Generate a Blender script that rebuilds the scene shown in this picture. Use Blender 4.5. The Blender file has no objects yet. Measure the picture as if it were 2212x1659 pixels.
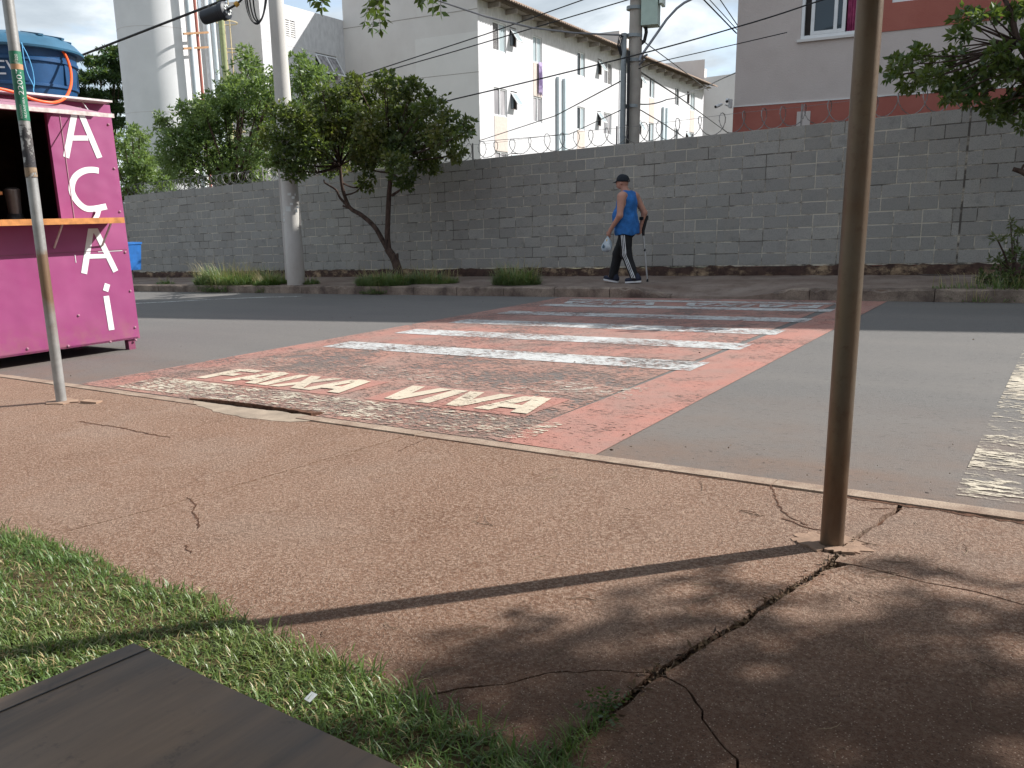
import bpy, math, random
import numpy as np
from mathutils import Vector, Matrix
random.seed(7); rng = np.random.default_rng(11)
R = math.radians
scene = bpy.context.scene
COL = scene.collection

# ------------------------------------------------------------------ camera
PW, PH, PF = 2212.0, 1659.0, 1780.7
PITCH, ROLL, YAW, KS, CAMH = 0.2105, -0.0141, 0.6072, 0.0374, 1.131
_fw = Vector((-math.sin(YAW)*math.cos(PITCH), math.cos(YAW)*math.cos(PITCH), -math.sin(PITCH)))
_r = Vector((math.cos(YAW), math.sin(YAW), 0)); _u = _r.cross(_fw)
_r2 = math.cos(ROLL)*_r + math.sin(ROLL)*_u; _u2 = -math.sin(ROLL)*_r + math.cos(ROLL)*_u
CAM = Vector((0, 0, CAMH))
cd = bpy.data.cameras.new('camera'); cam = bpy.data.objects.new('camera', cd); COL.objects.link(cam)
cd.sensor_width = 36; cd.lens = 36*PF/PW; cd.clip_end = 3000; cd.clip_start = 0.02
m = Matrix.Identity(4)
for i in range(3): m[i][0], m[i][1], m[i][2], m[i][3] = _r2[i], _u2[i], -_fw[i], CAM[i]
cam.matrix_world = m; scene.camera = cam

# ------------------------------------------------------------------ light
SUN_EL = R(37.0); SUN_AZ = math.atan2(0.675, 0.738)     # clockwise from +Y
sdir = Vector((math.sin(SUN_AZ)*math.cos(SUN_EL), math.cos(SUN_AZ)*math.cos(SUN_EL), math.sin(SUN_EL)))
world = bpy.data.worlds.new('World'); scene.world = world; world.use_nodes = True
wt = world.node_tree; wt.nodes.clear()
def wn(t, **k):
    n = wt.nodes.new(t)
    for a, b in k.items(): setattr(n, a, b)
    return n
wo = wn('ShaderNodeOutputWorld'); bg = wn('ShaderNodeBackground'); bg.inputs[1].default_value = 0.118
sky = wn('ShaderNodeTexSky'); sky.sky_type = 'NISHITA'; sky.sun_disc = False
sky.sun_elevation = SUN_EL; sky.sun_rotation = SUN_AZ; sky.air_density = 1.0; sky.dust_density = 1.5
tc = wn('ShaderNodeTexCoord'); sep = wn('ShaderNodeSeparateXYZ'); wt.links.new(tc.outputs['Generated'], sep.inputs[0])
def wmath(op, a, b=None, c=False):
    n = wn('ShaderNodeMath'); n.operation = op; n.use_clamp = c
    for i, v in enumerate((a, b)):
        if v is None: continue
        if isinstance(v, (int, float)): n.inputs[i].default_value = v
        else: wt.links.new(v, n.inputs[i])
    return n.outputs[0]
den = wmath('ADD', wmath('ABSOLUTE', sep.outputs[2]), 0.22)
cmb = wn('ShaderNodeCombineXYZ'); wt.links.new(wmath('DIVIDE', sep.outputs[0], den), cmb.inputs[0])
wt.links.new(wmath('DIVIDE', sep.outputs[1], den), cmb.inputs[1])
def wnoise(scale, detail, dist, off):
    mp = wn('ShaderNodeMapping'); mp.inputs['Location'].default_value = off; wt.links.new(cmb.outputs[0], mp.inputs[0])
    n = wn('ShaderNodeTexNoise'); n.inputs['Scale'].default_value = scale; n.inputs['Detail'].default_value = detail
    n.inputs['Distortion'].default_value = dist; n.inputs['Roughness'].default_value = 0.55
    wt.links.new(mp.outputs[0], n.inputs['Vector']); return n.outputs[0]
def wramp(fac, *st):
    n = wn('ShaderNodeValToRGB'); el = n.color_ramp.elements
    while len(el) > 2: el.remove(el[-1])
    for i, (p, c) in enumerate(st):
        e = el[i] if i < 2 else el.new(p)
        e.position = p; e.color = (*c, 1)
    wt.links.new(fac, n.inputs[0]); return n.outputs[0]
cover = wramp(wnoise(1.3, 7, 0.4, (3.1, 1.7, 0)), (0.34, (0, 0, 0)), (0.50, (1, 1, 1)))
tone = wramp(wnoise(2.1, 8, 0.3, (0.6, 4.2, 0)), (0.38, (2.1, 2.42, 2.75)), (0.54, (3.0, 3.35, 3.65)), (0.66, (4.6, 4.9, 5.15)), (0.80, (7.4, 7.5, 7.6)))
mixw = wn('ShaderNodeMix'); mixw.data_type = 'RGBA'
wt.links.new(cover, mixw.inputs[0]); wt.links.new(sky.outputs[0], mixw.inputs[6]); wt.links.new(tone, mixw.inputs[7])
wt.links.new(mixw.outputs[2], bg.inputs[0]); wt.links.new(bg.outputs[0], wo.inputs[0])
sl = bpy.data.lights.new('sun', 'SUN'); sl.energy = 3.8; sl.angle = R(0.53); sl.color = (1.0, 0.975, 0.935)
sun = bpy.data.objects.new('sun', sl); COL.objects.link(sun); sun.rotation_euler = sdir.to_track_quat('Z', 'Y').to_euler()
sun.location = (6, 8, 20)
vs = scene.view_settings; vs.view_transform = 'Standard'; vs.look = 'None'; vs.gamma = 1; vs.use_curve_mapping = False
vs.exposure = 1.04
scene.cycles.use_denoising = True
scene.cycles.max_bounces = 6; scene.cycles.transparent_max_bounces = 12; scene.cycles.caustics_reflective = False; scene.cycles.caustics_refractive = False

# ------------------------------------------------------------------ pixel helpers (photo pixels, 2212 wide, to directions)
def ray(x, y): return (x-PW/2)/PF*_r2 - (y-PH/2)/PF*_u2 + _fw
def gz(x): return KS*x
def onG(x, y, off=0.0):
    d = ray(x, y); t = (off-CAMH)/(d.z-KS*d.x); return CAM+t*d
def atY(x, y, Y): d = ray(x, y); return CAM+d*(Y/d.y)
def atX(x, y, X): d = ray(x, y); return CAM+d*(X/d.x)
def atD(x, y, D): d = ray(x, y); return CAM+d*(D/math.hypot(d.x, d.y))
def onPlane(x, y, A, n):
    d = ray(x, y); t = (A[0]*n[0]+A[1]*n[1])/(d.x*n[0]+d.y*n[1]); return CAM+t*d

# ------------------------------------------------------------------ mesh builder
class MB:
    def __init__(s): s.v = []; s.f = []
    def add(s, vs, fs):
        o = len(s.v); s.v += [tuple(p) for p in vs]; s.f += [tuple(i+o for i in f) for f in fs]; return s
    def hexa(s, P):  # 8 points: bottom 4 ccw, top 4 ccw
        return s.add(P, [(3,2,1,0),(4,5,6,7),(0,1,5,4),(1,2,6,5),(2,3,7,6),(3,0,4,7)])
    def box(s, a, b):
        x0,y0,z0 = a; x1,y1,z1 = b
        return s.hexa([(x0,y0,z0),(x1,y0,z0),(x1,y1,z0),(x0,y1,z0),(x0,y0,z1),(x1,y0,z1),(x1,y1,z1),(x0,y1,z1)])
    def obox(s, c, ex, ey, ez):
        c, ex, ey, ez = map(Vector, (c, ex, ey, ez))
        return s.hexa([c-ex-ey-ez, c+ex-ey-ez, c+ex+ey-ez, c-ex+ey-ez, c-ex-ey+ez, c+ex-ey+ez, c+ex+ey+ez, c-ex+ey+ez])
    def bar(s, a, b, w, h, up=(0,0,1)):
        a, b = Vector(a), Vector(b); d = (b-a); L = d.length/2; d.normalize(); up = Vector(up)
        x = d.cross(up)
        if x.length < 1e-4: x = d.cross(Vector((1,0,0)))
        x.normalize(); z = x.cross(d)
        return s.obox((a+b)/2, d*L, x*w/2, z*h/2)
    def tube(s, pts, rad, n=8, cap=True):
        pts = [Vector(p) for p in pts]; k = len(pts)
        rad = list(rad) if hasattr(rad, '__len__') else [rad]*k
        o = len(s.v); ref = None
        for i, p in enumerate(pts):
            d = (pts[min(i+1,k-1)]-pts[max(i-1,0)])
            d = d.normalized() if d.length > 1e-9 else Vector((0,0,1))
            if ref is None: ref = Vector((0,0,1)) if abs(d.z) < 0.9 else Vector((1,0,0))
            x = d.cross(ref)
            if x.length < 1e-5: x = d.orthogonal()
            x.normalize(); y = x.cross(d).normalized(); ref = y
            for j in range(n):
                a = 2*math.pi*j/n; s.v.append(tuple(p+(x*math.cos(a)+y*math.sin(a))*rad[i]))
        for i in range(k-1):
            for j in range(n):
                a, b = o+i*n+j, o+i*n+(j+1)%n; s.f.append((a, b, b+n, a+n))
        if cap:
            s.f.append(tuple(o+j for j in range(n))[::-1]); s.f.append(tuple(o+(k-1)*n+j for j in range(n)))
        return s
    def lathe(s, prof, c=(0,0,0), n=24):
        o = len(s.v); c = Vector(c)
        for r_, z in prof:
            for j in range(n):
                a = 2*math.pi*j/n; s.v.append((c.x+r_*math.cos(a), c.y+r_*math.sin(a), c.z+z))
        for i in range(len(prof)-1):
            for j in range(n):
                a, b = o+i*n+j, o+i*n+(j+1)%n; s.f.append((a, b, b+n, a+n))
        s.f.append(tuple(o+j for j in range(n))[::-1]); s.f.append(tuple(o+(len(prof)-1)*n+j for j in range(n)))
        return s
    def prism(s, poly, zf, zt):  # poly [(x,y)], zf/zt functions or numbers
        zb = zf if callable(zf) else (lambda x, y: zf); zz = zt if callable(zt) else (lambda x, y: zt)
        n = len(poly); o = len(s.v)
        s.v += [(x, y, zb(x, y)) for x, y in poly] + [(x, y, zz(x, y)) for x, y in poly]
        s.f.append(tuple(o+i for i in range(n))[::-1]); s.f.append(tuple(o+n+i for i in range(n)))
        for i in range(n): j = (i+1) % n; s.f.append((o+i, o+j, o+n+j, o+n+i))
        return s
    def mesh(s, name):
        me = bpy.data.meshes.new(name); me.from_pydata(s.v, [], s.f); me.update(); return me
    def build(s, name, mat, parent=None, smooth=False, loc=None, angle=40):
        me = s.mesh(name); return link(name, me, mat, parent, smooth, loc, angle)
def link(name, me, mat, parent=None, smooth=False, loc=None, angle=40):
    if mat: me.materials.append(MAT[mat] if isinstance(mat, str) else mat)
    if smooth:
        me.polygons.foreach_set('use_smooth', [True]*len(me.polygons))
        if angle:
            try: me.set_sharp_from_angle(angle=R(angle))
            except Exception: pass
    o = bpy.data.objects.new(name, me); COL.objects.link(o)
    if loc is not None: o.location = loc
    if parent is not None:
        o.parent = parent
        if parent.type == 'EMPTY' and loc is None: o.location = Vector((0,0,0))-Vector(parent.location)
    return o
def empty(name, loc=(0,0,0)):
    o = bpy.data.objects.new(name, None); o.empty_display_size = 0.1; o.location = loc; COL.objects.link(o); return o
def tag(o, label=None, cat=None, group=None, kind=None):
    if label: o['label'] = label
    if cat: o['category'] = cat
    if group: o['group'] = group
    if kind: o['kind'] = kind
    return o
def npmesh(name, V, F):
    me = bpy.data.meshes.new(name); V = np.asarray(V, np.float32); F = np.asarray(F, np.int32)
    me.vertices.add(len(V)); me.vertices.foreach_set('co', V.ravel()); n = F.shape[1]
    me.loops.add(F.size); me.loops.foreach_set('vertex_index', F.ravel())
    me.polygons.add(len(F)); me.polygons.foreach_set('loop_start', np.arange(0, F.size, n, dtype=np.int32))
    me.polygons.foreach_set('loop_total', np.full(len(F), n, np.int32)); me.update(); me.validate(); return me
def text_mesh(txt, size=1.0, align='CENTER'):
    cu = bpy.data.curves.new('t', 'FONT'); cu.body = txt; cu.size = size; cu.align_x = align; cu.align_y = 'CENTER'; cu.resolution_u = 3
    o = bpy.data.objects.new('t', cu); COL.objects.link(o); me = o.to_mesh()
    V = [tuple(v.co) for v in me.vertices]; F = [tuple(p.vertices) for p in me.polygons]
    o.to_mesh_clear(); bpy.data.objects.remove(o); bpy.data.curves.remove(cu); return V, F

# ------------------------------------------------------------------ materials
MAT = {}
class NT:
    def __init__(s, name):
        s.m = bpy.data.materials.new(name); s.m.use_nodes = True; s.t = s.m.node_tree; s.t.nodes.clear()
        s.out = s.n('ShaderNodeOutputMaterial'); s.b = s.n('ShaderNodeBsdfPrincipled'); s.l(s.b.outputs[0], s.out.inputs[0])
        g = s.n('ShaderNodeNewGeometry'); s.pos = g.outputs['Position']; s.isl = g.outputs['Random Per Island']; s.nrm = g.outputs['Normal']
        MAT[name] = s.m
    def n(s, t, **k):
        n = s.t.nodes.new(t)
        for a, b in k.items(): setattr(n, a, b)
        return n
    def l(s, a, b): s.t.links.new(a, b)
    def inp(s, sock, v):
        if isinstance(v, (int, float)): sock.default_value = v
        elif isinstance(v, (tuple, list)): sock.default_value = (*v, 1) if len(v) == 3 and sock.type == 'RGBA' else v
        else: s.l(v, sock)
    def noise(s, scale, detail=4, rough=0.55, dist=0, vec=None, stretch=None, out=0):
        v = vec or s.pos
        if stretch:
            mp = s.n('ShaderNodeMapping'); mp.inputs['Scale'].default_value = stretch; s.l(v, mp.inputs[0]); v = mp.outputs[0]
        n = s.n('ShaderNodeTexNoise'); n.inputs['Scale'].default_value = scale; n.inputs['Detail'].default_value = detail
        n.inputs['Roughness'].default_value = rough; n.inputs['Distortion'].default_value = dist; s.l(v, n.inputs['Vector']); return n.outputs[out]
    def voro(s, scale, feature='F1', vec=None, out=0):
        n = s.n('ShaderNodeTexVoronoi'); n.feature = feature; n.inputs['Scale'].default_value = scale; s.l(vec or s.pos, n.inputs['Vector']); return n.outputs[out]
    def ramp(s, fac, *st):
        n = s.n('ShaderNodeValToRGB'); el = n.color_ramp.elements
        for i, (p, c) in enumerate(st):
            e = el[i] if i < 2 else el.new(p); e.position = p
            c = (c, c, c) if isinstance(c, (int, float)) else c; e.color = (*c, 1)
        s.l(fac, n.inputs[0]); return n.outputs[0]
    def mix(s, fac, a, b, mode='MIX'):
        n = s.n('ShaderNodeMix'); n.data_type = 'RGBA'; n.blend_type = mode; n.clamp_factor = True
        s.inp(n.inputs[0], fac); s.inp(n.inputs[6], a); s.inp(n.inputs[7], b); return n.outputs[2]
    def math(s, op, a, b=0.0, clamp=False):
        n = s.n('ShaderNodeMath'); n.operation = op; n.use_clamp = clamp; s.inp(n.inputs[0], a); s.inp(n.inputs[1], b); return n.outputs[0]
    def sep(s): n = s.n('ShaderNodeSeparateXYZ'); s.l(s.pos, n.inputs[0]); return n.outputs
    def rnd(s): return s.n('ShaderNodeObjectInfo').outputs['Random']
    def col(s, c): s.inp(s.b.inputs['Base Color'], c); return s
    def set(s, rough=0.8, metal=0, spec=0.4, **k):
        s.inp(s.b.inputs['Roughness'], rough); s.b.inputs['Metallic'].default_value = metal; s.b.inputs['Specular IOR Level'].default_value = spec; return s
    def bump(s, h, strength=0.3, dist=0.01):
        n = s.n('ShaderNodeBump'); n.inputs['Strength'].default_value = strength; n.inputs['Distance'].default_value = dist
        s.l(h, n.inputs['Height']); s.l(n.outputs[0], s.b.inputs['Normal']); return s
def simple(name, c, rough=0.7, metal=0, var=0.18, scale=8, bump=0.15, bscale=60, spec=0.4, dirt=None):
    t = NT(name); a = tuple(x*(1-var) for x in c); b = tuple(min(1, x*(1+var)) for x in c)
    cc = t.mix(t.ramp(t.noise(scale, 5), (0.3, 0.0), (0.7, 1.0)), a, b)
    if dirt: cc = t.mix(t.ramp(t.noise(scale*0.6, 6, 0.65), (0.5, 0.0), (0.72, 1.0)), cc, dirt)
    t.col(cc).set(rough, metal, spec)
    if bump: t.bump(t.noise(bscale, 4), bump, 0.005)
    return t

# asphalt
t = NT('asphalt'); st = t.noise(170, 3, 0.7); big = t.noise(0.55, 5, 0.6); yy = t.sep()[1]
c = t.mix(t.ramp(st, (0.33, 0.0), (0.66, 1.0)), (0.080, 0.075, 0.070), (0.170, 0.160, 0.150))
c = t.mix(t.ramp(big, (0.35, 0.0), (0.7, 0.45)), c, (0.155, 0.142, 0.130))
dn = t.math('SUBTRACT', 6.2, t.math('ADD', yy, t.math('MULTIPLY', t.noise(1.2, 6), 1.6)))
c = t.mix(t.math('MULTIPLY', t.math('MULTIPLY', dn, 0.55, True), t.ramp(t.noise(3.0, 6, 0.65), (0.3, 0.25), (0.65, 0.9))), c, (0.175, 0.118, 0.088))   # red dust washed to the near gutter
c = t.mix(t.ramp(t.noise(14, 6, 0.7), (0.62, 0.0), (0.72, 0.6)), c, (0.085, 0.08, 0.077))
c = t.mix(t.ramp(t.noise(1.6, 6, 0.6, stretch=(0.12, 1, 1)), (0.42, 0.0), (0.62, 0.55)), c, (0.158, 0.145, 0.132))
c = t.mix(t.ramp(t.noise(38, 5, 0.8, stretch=(0.5, 1.5, 1)), (0.34, 0.75), (0.44, 0.0)), c, (0.052, 0.05, 0.048))
c = t.mix(t.ramp(t.voro(60), (0.04, 0.8), (0.12, 0.0)), c, (0.33, 0.30, 0.27))
t.col(c).set(0.82, 0, 0.35).bump(st, 0.55, 0.006)
# near pavement concrete, red with laterite dust
t = NT('pavement'); f1 = t.noise(240, 3, 0.75); f2 = t.noise(75, 4, 0.7); b1 = t.noise(0.9, 6, 0.6); b2 = t.noise(3.2, 6, 0.65); xx = t.sep()
c = t.mix(t.ramp(b1, (0.3, 0.0), (0.7, 1.0)), (0.225, 0.110, 0.062), (0.285, 0.172, 0.118))
c = t.mix(t.ramp(b2, (0.42, 0.0), (0.70, 0.75)), c, (0.175, 0.088, 0.050)); c = t.mix(t.ramp(t.noise(1.7, 6, 0.7, 0.6), (0.50, 0.0), (0.68, 0.6)), c, (0.30, 0.215, 0.165))
c = t.mix(t.ramp(f2, (0.44, 0.0), (0.60, 0.9)), c, (0.44, 0.305, 0.222))
c = t.mix(t.ramp(f1, (0.38, 0.85), (0.50, 0.0)), c, (0.070, 0.039, 0.027))
fx = t.math('MULTIPLY', t.math('ADD', xx[0], 1.5), 0.45, True)
fy = t.math('MULTIPLY', t.math('SUBTRACT', xx[1], 2.45), 2.5, True)
c = t.mix(t.math('MULTIPLY', t.math('MULTIPLY', fx, fy), t.ramp(b2, (0.35, 0.15), (0.7, 0.7))), c, (0.23, 0.185, 0.155))
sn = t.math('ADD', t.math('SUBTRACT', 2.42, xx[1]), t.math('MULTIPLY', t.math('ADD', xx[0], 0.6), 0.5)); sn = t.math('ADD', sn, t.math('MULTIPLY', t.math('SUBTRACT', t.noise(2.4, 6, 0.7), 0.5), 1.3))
c = t.mix(t.math('MULTIPLY', t.math('MULTIPLY', sn, 1.3, True), 0.72), c, (0.110, 0.055, 0.032))   # soil stain, also painted darker to deepen the shade at lower right
c = t.mix(t.ramp(t.noise(9, 6, 0.75, 0.4), (0.64, 0.0), (0.75, 0.8)), c, (0.10, 0.062, 0.048))
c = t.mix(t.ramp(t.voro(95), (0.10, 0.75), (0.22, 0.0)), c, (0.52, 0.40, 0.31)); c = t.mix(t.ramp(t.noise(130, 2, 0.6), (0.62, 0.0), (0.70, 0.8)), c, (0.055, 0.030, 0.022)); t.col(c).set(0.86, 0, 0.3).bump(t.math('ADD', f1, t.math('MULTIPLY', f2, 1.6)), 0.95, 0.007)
# far pavement
t = NT('far_pavement'); f1 = t.noise(120, 3, 0.75); b1 = t.noise(1.3, 6, 0.6); b2 = t.noise(5, 6, 0.7)
c = t.mix(t.ramp(b1, (0.3, 0.0), (0.7, 1.0)), (0.165, 0.112, 0.086), (0.30, 0.24, 0.20))
c = t.mix(t.ramp(b2, (0.5, 0.0), (0.7, 0.7)), c, (0.10, 0.066, 0.052)); c = t.mix(t.ramp(f1, (0.4, 0.5), (0.55, 0.0)), c, (0.07, 0.05, 0.04))
t.col(c).set(0.9, 0, 0.3).bump(f1, 0.5, 0.006)
t = NT('kerb_concrete'); b1 = t.noise(2.4, 7, 0.7); f1 = t.noise(90, 4, 0.7)
c = t.mix(t.ramp(b1, (0.35, 0.0), (0.62, 1.0)), (0.085, 0.06, 0.05), (0.30, 0.235, 0.185))
c = t.mix(t.ramp(f1, (0.38, 0.5), (0.52, 0.0)), c, (0.06, 0.045, 0.04)); t.col(c).set(0.9, 0, 0.3).bump(t.noise(35, 6, 0.7), 0.7, 0.012)
t = NT('near_kerb'); b1 = t.noise(3.5, 7, 0.7); f1 = t.noise(130, 4, 0.7)
c = t.mix(t.ramp(b1, (0.35, 0.0), (0.62, 1.0)), (0.22, 0.145, 0.105), (0.40, 0.31, 0.235)); c = t.mix(t.ramp(f1, (0.38, 0.6), (0.5, 0.0)), c, (0.12, 0.08, 0.06))
t.col(c).set(0.9, 0, 0.3).bump(f1, 0.6, 0.006)
t = NT('soil'); c = t.mix(t.ramp(t.noise(22, 7, 0.7), (0.35, 0.0), (0.65, 1.0)), (0.060, 0.030, 0.020), (0.17, 0.085, 0.052)); t.col(c).set(0.95, 0, 0.2).bump(t.noise(60, 6, 0.7), 0.8, 0.02)
t = NT('verge_soil'); c = t.mix(t.ramp(t.noise(18, 7, 0.7), (0.35, 0.0), (0.65, 1.0)), (0.07, 0.05, 0.026), (0.16, 0.115, 0.055)); t.col(c).set(0.95, 0, 0.2).bump(t.noise(60, 6, 0.7), 0.8, 0.02)
t = NT('ground_earth'); c = t.mix(t.ramp(t.noise(0.8, 8, 0.7), (0.35, 0.0), (0.65, 1.0)), (0.05, 0.075, 0.03), (0.16, 0.12, 0.075)); t.col(c).set(0.95, 0, 0.2)
# worn road paint with flaked holes
def paint(name, c1, c2, wear, fine=30, dust=0.6):
    t = NT(name)
    w = t.math('ADD', t.math('MULTIPLY', t.noise(fine, 5, 0.75, 0.2, stretch=(0.5, 1.7, 1)), 0.90), t.math('MULTIPLY', t.noise(1.1, 4, 0.6), 0.36))
    w = t.math('ADD', w, t.math('MULTIPLY', t.noise(7, 5, 0.65), 0.30))
    yy = t.sep()[1]
    al = t.ramp(t.math('SUBTRACT', w, t.math('SUBTRACT', wear, 0.0) if not isinstance(wear, (int, float)) else wear), (0.0, 0.0), (0.05, 1.0))
    c = t.mix(t.noise(6, 5), c1, c2); c = t.mix(t.ramp(t.noise(2.3, 6, 0.65), (0.38, 0.0), (0.68, dust)), c, (0.24, 0.195, 0.165)); c = t.mix(t.ramp(t.noise(160, 3, 0.7), (0.38, 0.45), (0.52, 0.0)), c, tuple(x*0.55 for x in c1))
    t.col(c).set(0.75, 0, 0.35).bump(t.noise(150, 3), 0.4, 0.004)
    tr = t.n('ShaderNodeBsdfTransparent'); mx = t.n('ShaderNodeMixShader'); t.l(al, mx.inputs[0]); t.l(tr.outputs[0], mx.inputs[1]); t.l(t.b.outputs[0], mx.inputs[2]); t.l(mx.outputs[0], t.out.inputs[0])
    return t
paint('paint_red', (0.35, 0.158, 0.122), (0.4, 0.212, 0.17), 0.69, 46, 0.7)
paint('paint_red_firm', (0.36, 0.155, 0.118), (0.42, 0.205, 0.162), 0.665, 46, 0.55)
paint('paint_red_worn', (0.35, 0.185, 0.14), (0.39, 0.22, 0.172), 0.73, 40, 0.75)
paint('paint_white', (0.48, 0.48, 0.47), (0.58, 0.575, 0.55), 0.725, 34, 0.3)
paint('paint_white_worn', (0.54, 0.47, 0.36), (0.6, 0.53, 0.42), 0.79, 26, 0.3)
paint('paint_white_thin', (0.5, 0.46, 0.38), (0.55, 0.51, 0.43), 0.84, 28, 0.4)
paint('paint_letter', (0.55, 0.46, 0.34), (0.62, 0.54, 0.42), 0.66, 26, 0.3)
# block wall
t = NT('block'); r_ = t.rnd(); b1 = t.noise(1.1, 6, 0.65); b2 = t.noise(6, 6, 0.7); f1 = t.noise(110, 3, 0.7)
r_ = t.math('FRACT', t.math('ADD', r_, t.math('MULTIPLY', t.isl, 3.7))); c = t.mix(r_, (0.272, 0.260, 0.238), (0.365, 0.351, 0.322)); c = t.mix(t.ramp(b1, (0.35, 0.0), (0.7, 0.6)), c, (0.255, 0.256, 0.250))
st = t.noise(3.2, 6, 0.7, stretch=(1.6, 1, 0.22)); c = t.mix(t.ramp(st, (0.52, 0.0), (0.75, 0.5)), c, (0.315, 0.285, 0.242))
c = t.mix(t.ramp(b2, (0.55, 0.0), (0.75, 0.55)), c, (0.155, 0.153, 0.150)); c = t.mix(t.ramp(f1, (0.36, 0.55), (0.5, 0.0)), c, (0.14, 0.14, 0.14))
t.col(c).set(0.92, 0, 0.25).bump(f1, 0.7, 0.006)
t = NT('mortar'); c = t.mix(t.ramp(t.noise(2.2, 6, 0.7), (0.42, 0.0), (0.56, 1.0)), (0.10, 0.09, 0.08), (0.52, 0.47, 0.39)); t.col(c).set(0.95, 0, 0.2).bump(t.noise(60, 5), 0.6, 0.008)
t = NT('plinth'); b1 = t.noise(1.6, 7, 0.7, stretch=(1, 1, 2.2)); b2 = t.noise(7, 7, 0.75)
c = t.mix(t.ramp(b1, (0.50, 0.0), (0.64, 1.0)), (0.075, 0.045, 0.036), (0.33, 0.235, 0.15)); c = t.mix(t.ramp(b2, (0.46, 0.0), (0.58, 0.9)), c, (0.045, 0.028, 0.024))
t.col(c).set(0.95, 0, 0.2).bump(b2, 0.9, 0.03)
# facades
t = NT('facade_white'); st = t.noise(7, 6, 0.7, stretch=(1, 1, 0.35)); c = t.mix(t.ramp(st, (0.35, 0.0), (0.65, 1.0)), (0.52, 0.515, 0.53), (0.67, 0.665, 0.68))
c = t.mix(t.ramp(t.noise(0.5, 5, 0.6), (0.45, 0.0), (0.8, 0.35)), c, (0.57, 0.56, 0.565)); t.col(c).set(0.9, 0, 0.25).bump(t.noise(24, 4), 0.5, 0.03)
t = NT('facade_grey'); c = t.mix(t.ramp(t.noise(0.45, 6, 0.6), (0.35, 0.0), (0.7, 1.0)), (0.58, 0.55, 0.535), (0.66, 0.635, 0.62)); c = t.mix(t.ramp(t.noise(2.0, 6, 0.7, stretch=(1,1,0.2)), (0.58, 0.0), (0.78, 0.35)), c, (0.48, 0.45, 0.43)); t.col(c).set(0.9, 0, 0.25).bump(t.noise(20, 4), 0.3, 0.02)
t = NT('facade_pale'); c = t.mix(t.ramp(t.noise(0.6, 6, 0.6), (0.35, 0.0), (0.7, 1.0)), (0.65, 0.63, 0.615), (0.71, 0.69, 0.675)); t.col(c).set(0.9, 0, 0.25)
t = NT('facade_pink'); c = t.mix(t.ramp(t.noise(0.8, 6, 0.65), (0.35, 0.0), (0.7, 1.0)), (0.49, 0.43, 0.405), (0.56, 0.50, 0.475)); c = t.mix(t.ramp(t.noise(5, 6, 0.7), (0.62, 0.0), (0.8, 0.3)), c, (0.38, 0.33, 0.31)); t.col(c).set(0.92, 0, 0.25).bump(t.noise(55, 4), 0.5, 0.012)
t = NT('facade_red'); c = t.mix(t.ramp(t.noise(1.2, 6, 0.65), (0.35, 0.0), (0.7, 1.0)), (0.33, 0.105, 0.083), (0.39, 0.14, 0.11)); t.col(c).set(0.92, 0, 0.25).bump(t.noise(55, 4), 0.5, 0.012)
simple('infill_panel', (0.55, 0.47, 0.42), 0.9, var=0.08); simple('roof_tile', (0.24, 0.175, 0.135), 0.9, var=0.3, scale=5)
simple('roof_under', (0.22, 0.19, 0.17), 0.9); simple('gutter_metal', (0.38, 0.42, 0.41), 0.5, 0.3)
simple('white_frame', (0.72, 0.73, 0.74), 0.45, var=0.05, bump=0); simple('dark_reveal', (0.05, 0.042, 0.04), 0.9, bump=0); simple('reveal_brown', (0.10, 0.065, 0.055), 0.8, bump=0)
t = NT('glass_dark'); t.col((0.022, 0.028, 0.032)).set(0.08, 0, 0.6)
t = NT('glass_pale'); c = t.mix(t.noise(3, 3), (0.30, 0.36, 0.38), (0.42, 0.48, 0.50)); t.col(c).set(0.12, 0, 0.6)
t = NT('glass_curtain'); c = t.mix(t.ramp(t.noise(9, 2, stretch=(1,1,0.05)), (0.35, 0.0), (0.65, 1.0)), (0.16, 0.155, 0.165), (0.42, 0.40, 0.41)); t.col(c).set(0.25, 0, 0.5)
t = NT('window_mesh'); c = t.mix(t.ramp(t.voro(16), (0.25, 0.0), (0.45, 1.0)), (0.26, 0.25, 0.25), (0.09, 0.085, 0.085)); t.col(c).set(0.6)
t = NT('curtain_pink'); c = t.mix(t.ramp(t.noise(6, 2), (0.35, 0.0), (0.65, 1.0)), (0.20, 0.02, 0.075), (0.42, 0.08, 0.19)); t.col(c).set(0.85)
simple('pvc_white', (0.55, 0.60, 0.63), 0.5, var=0.06); simple('pvc_grey', (0.27, 0.30, 0.315), 0.55, var=0.12); simple('duct_pale', (0.52, 0.59, 0.62), 0.5, var=0.06)
simple('pipe_red', (0.36, 0.12, 0.09), 0.6); simple('pipe_green', (0.25, 0.28, 0.14), 0.6); simple('rust_bracket', (0.36, 0.20, 0.10), 0.8); simple('ladder_cream', (0.60, 0.48, 0.27), 0.7)
t = NT('tower_white'); c = t.mix(t.ramp(t.noise(0.7, 6, 0.6), (0.35, 0.0), (0.7, 1.0)), (0.66, 0.66, 0.66), (0.76, 0.76, 0.76)); t.col(c).set(0.75, 0, 0.35)
simple('roof_beam', (0.30, 0.27, 0.25), 0.9)
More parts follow.
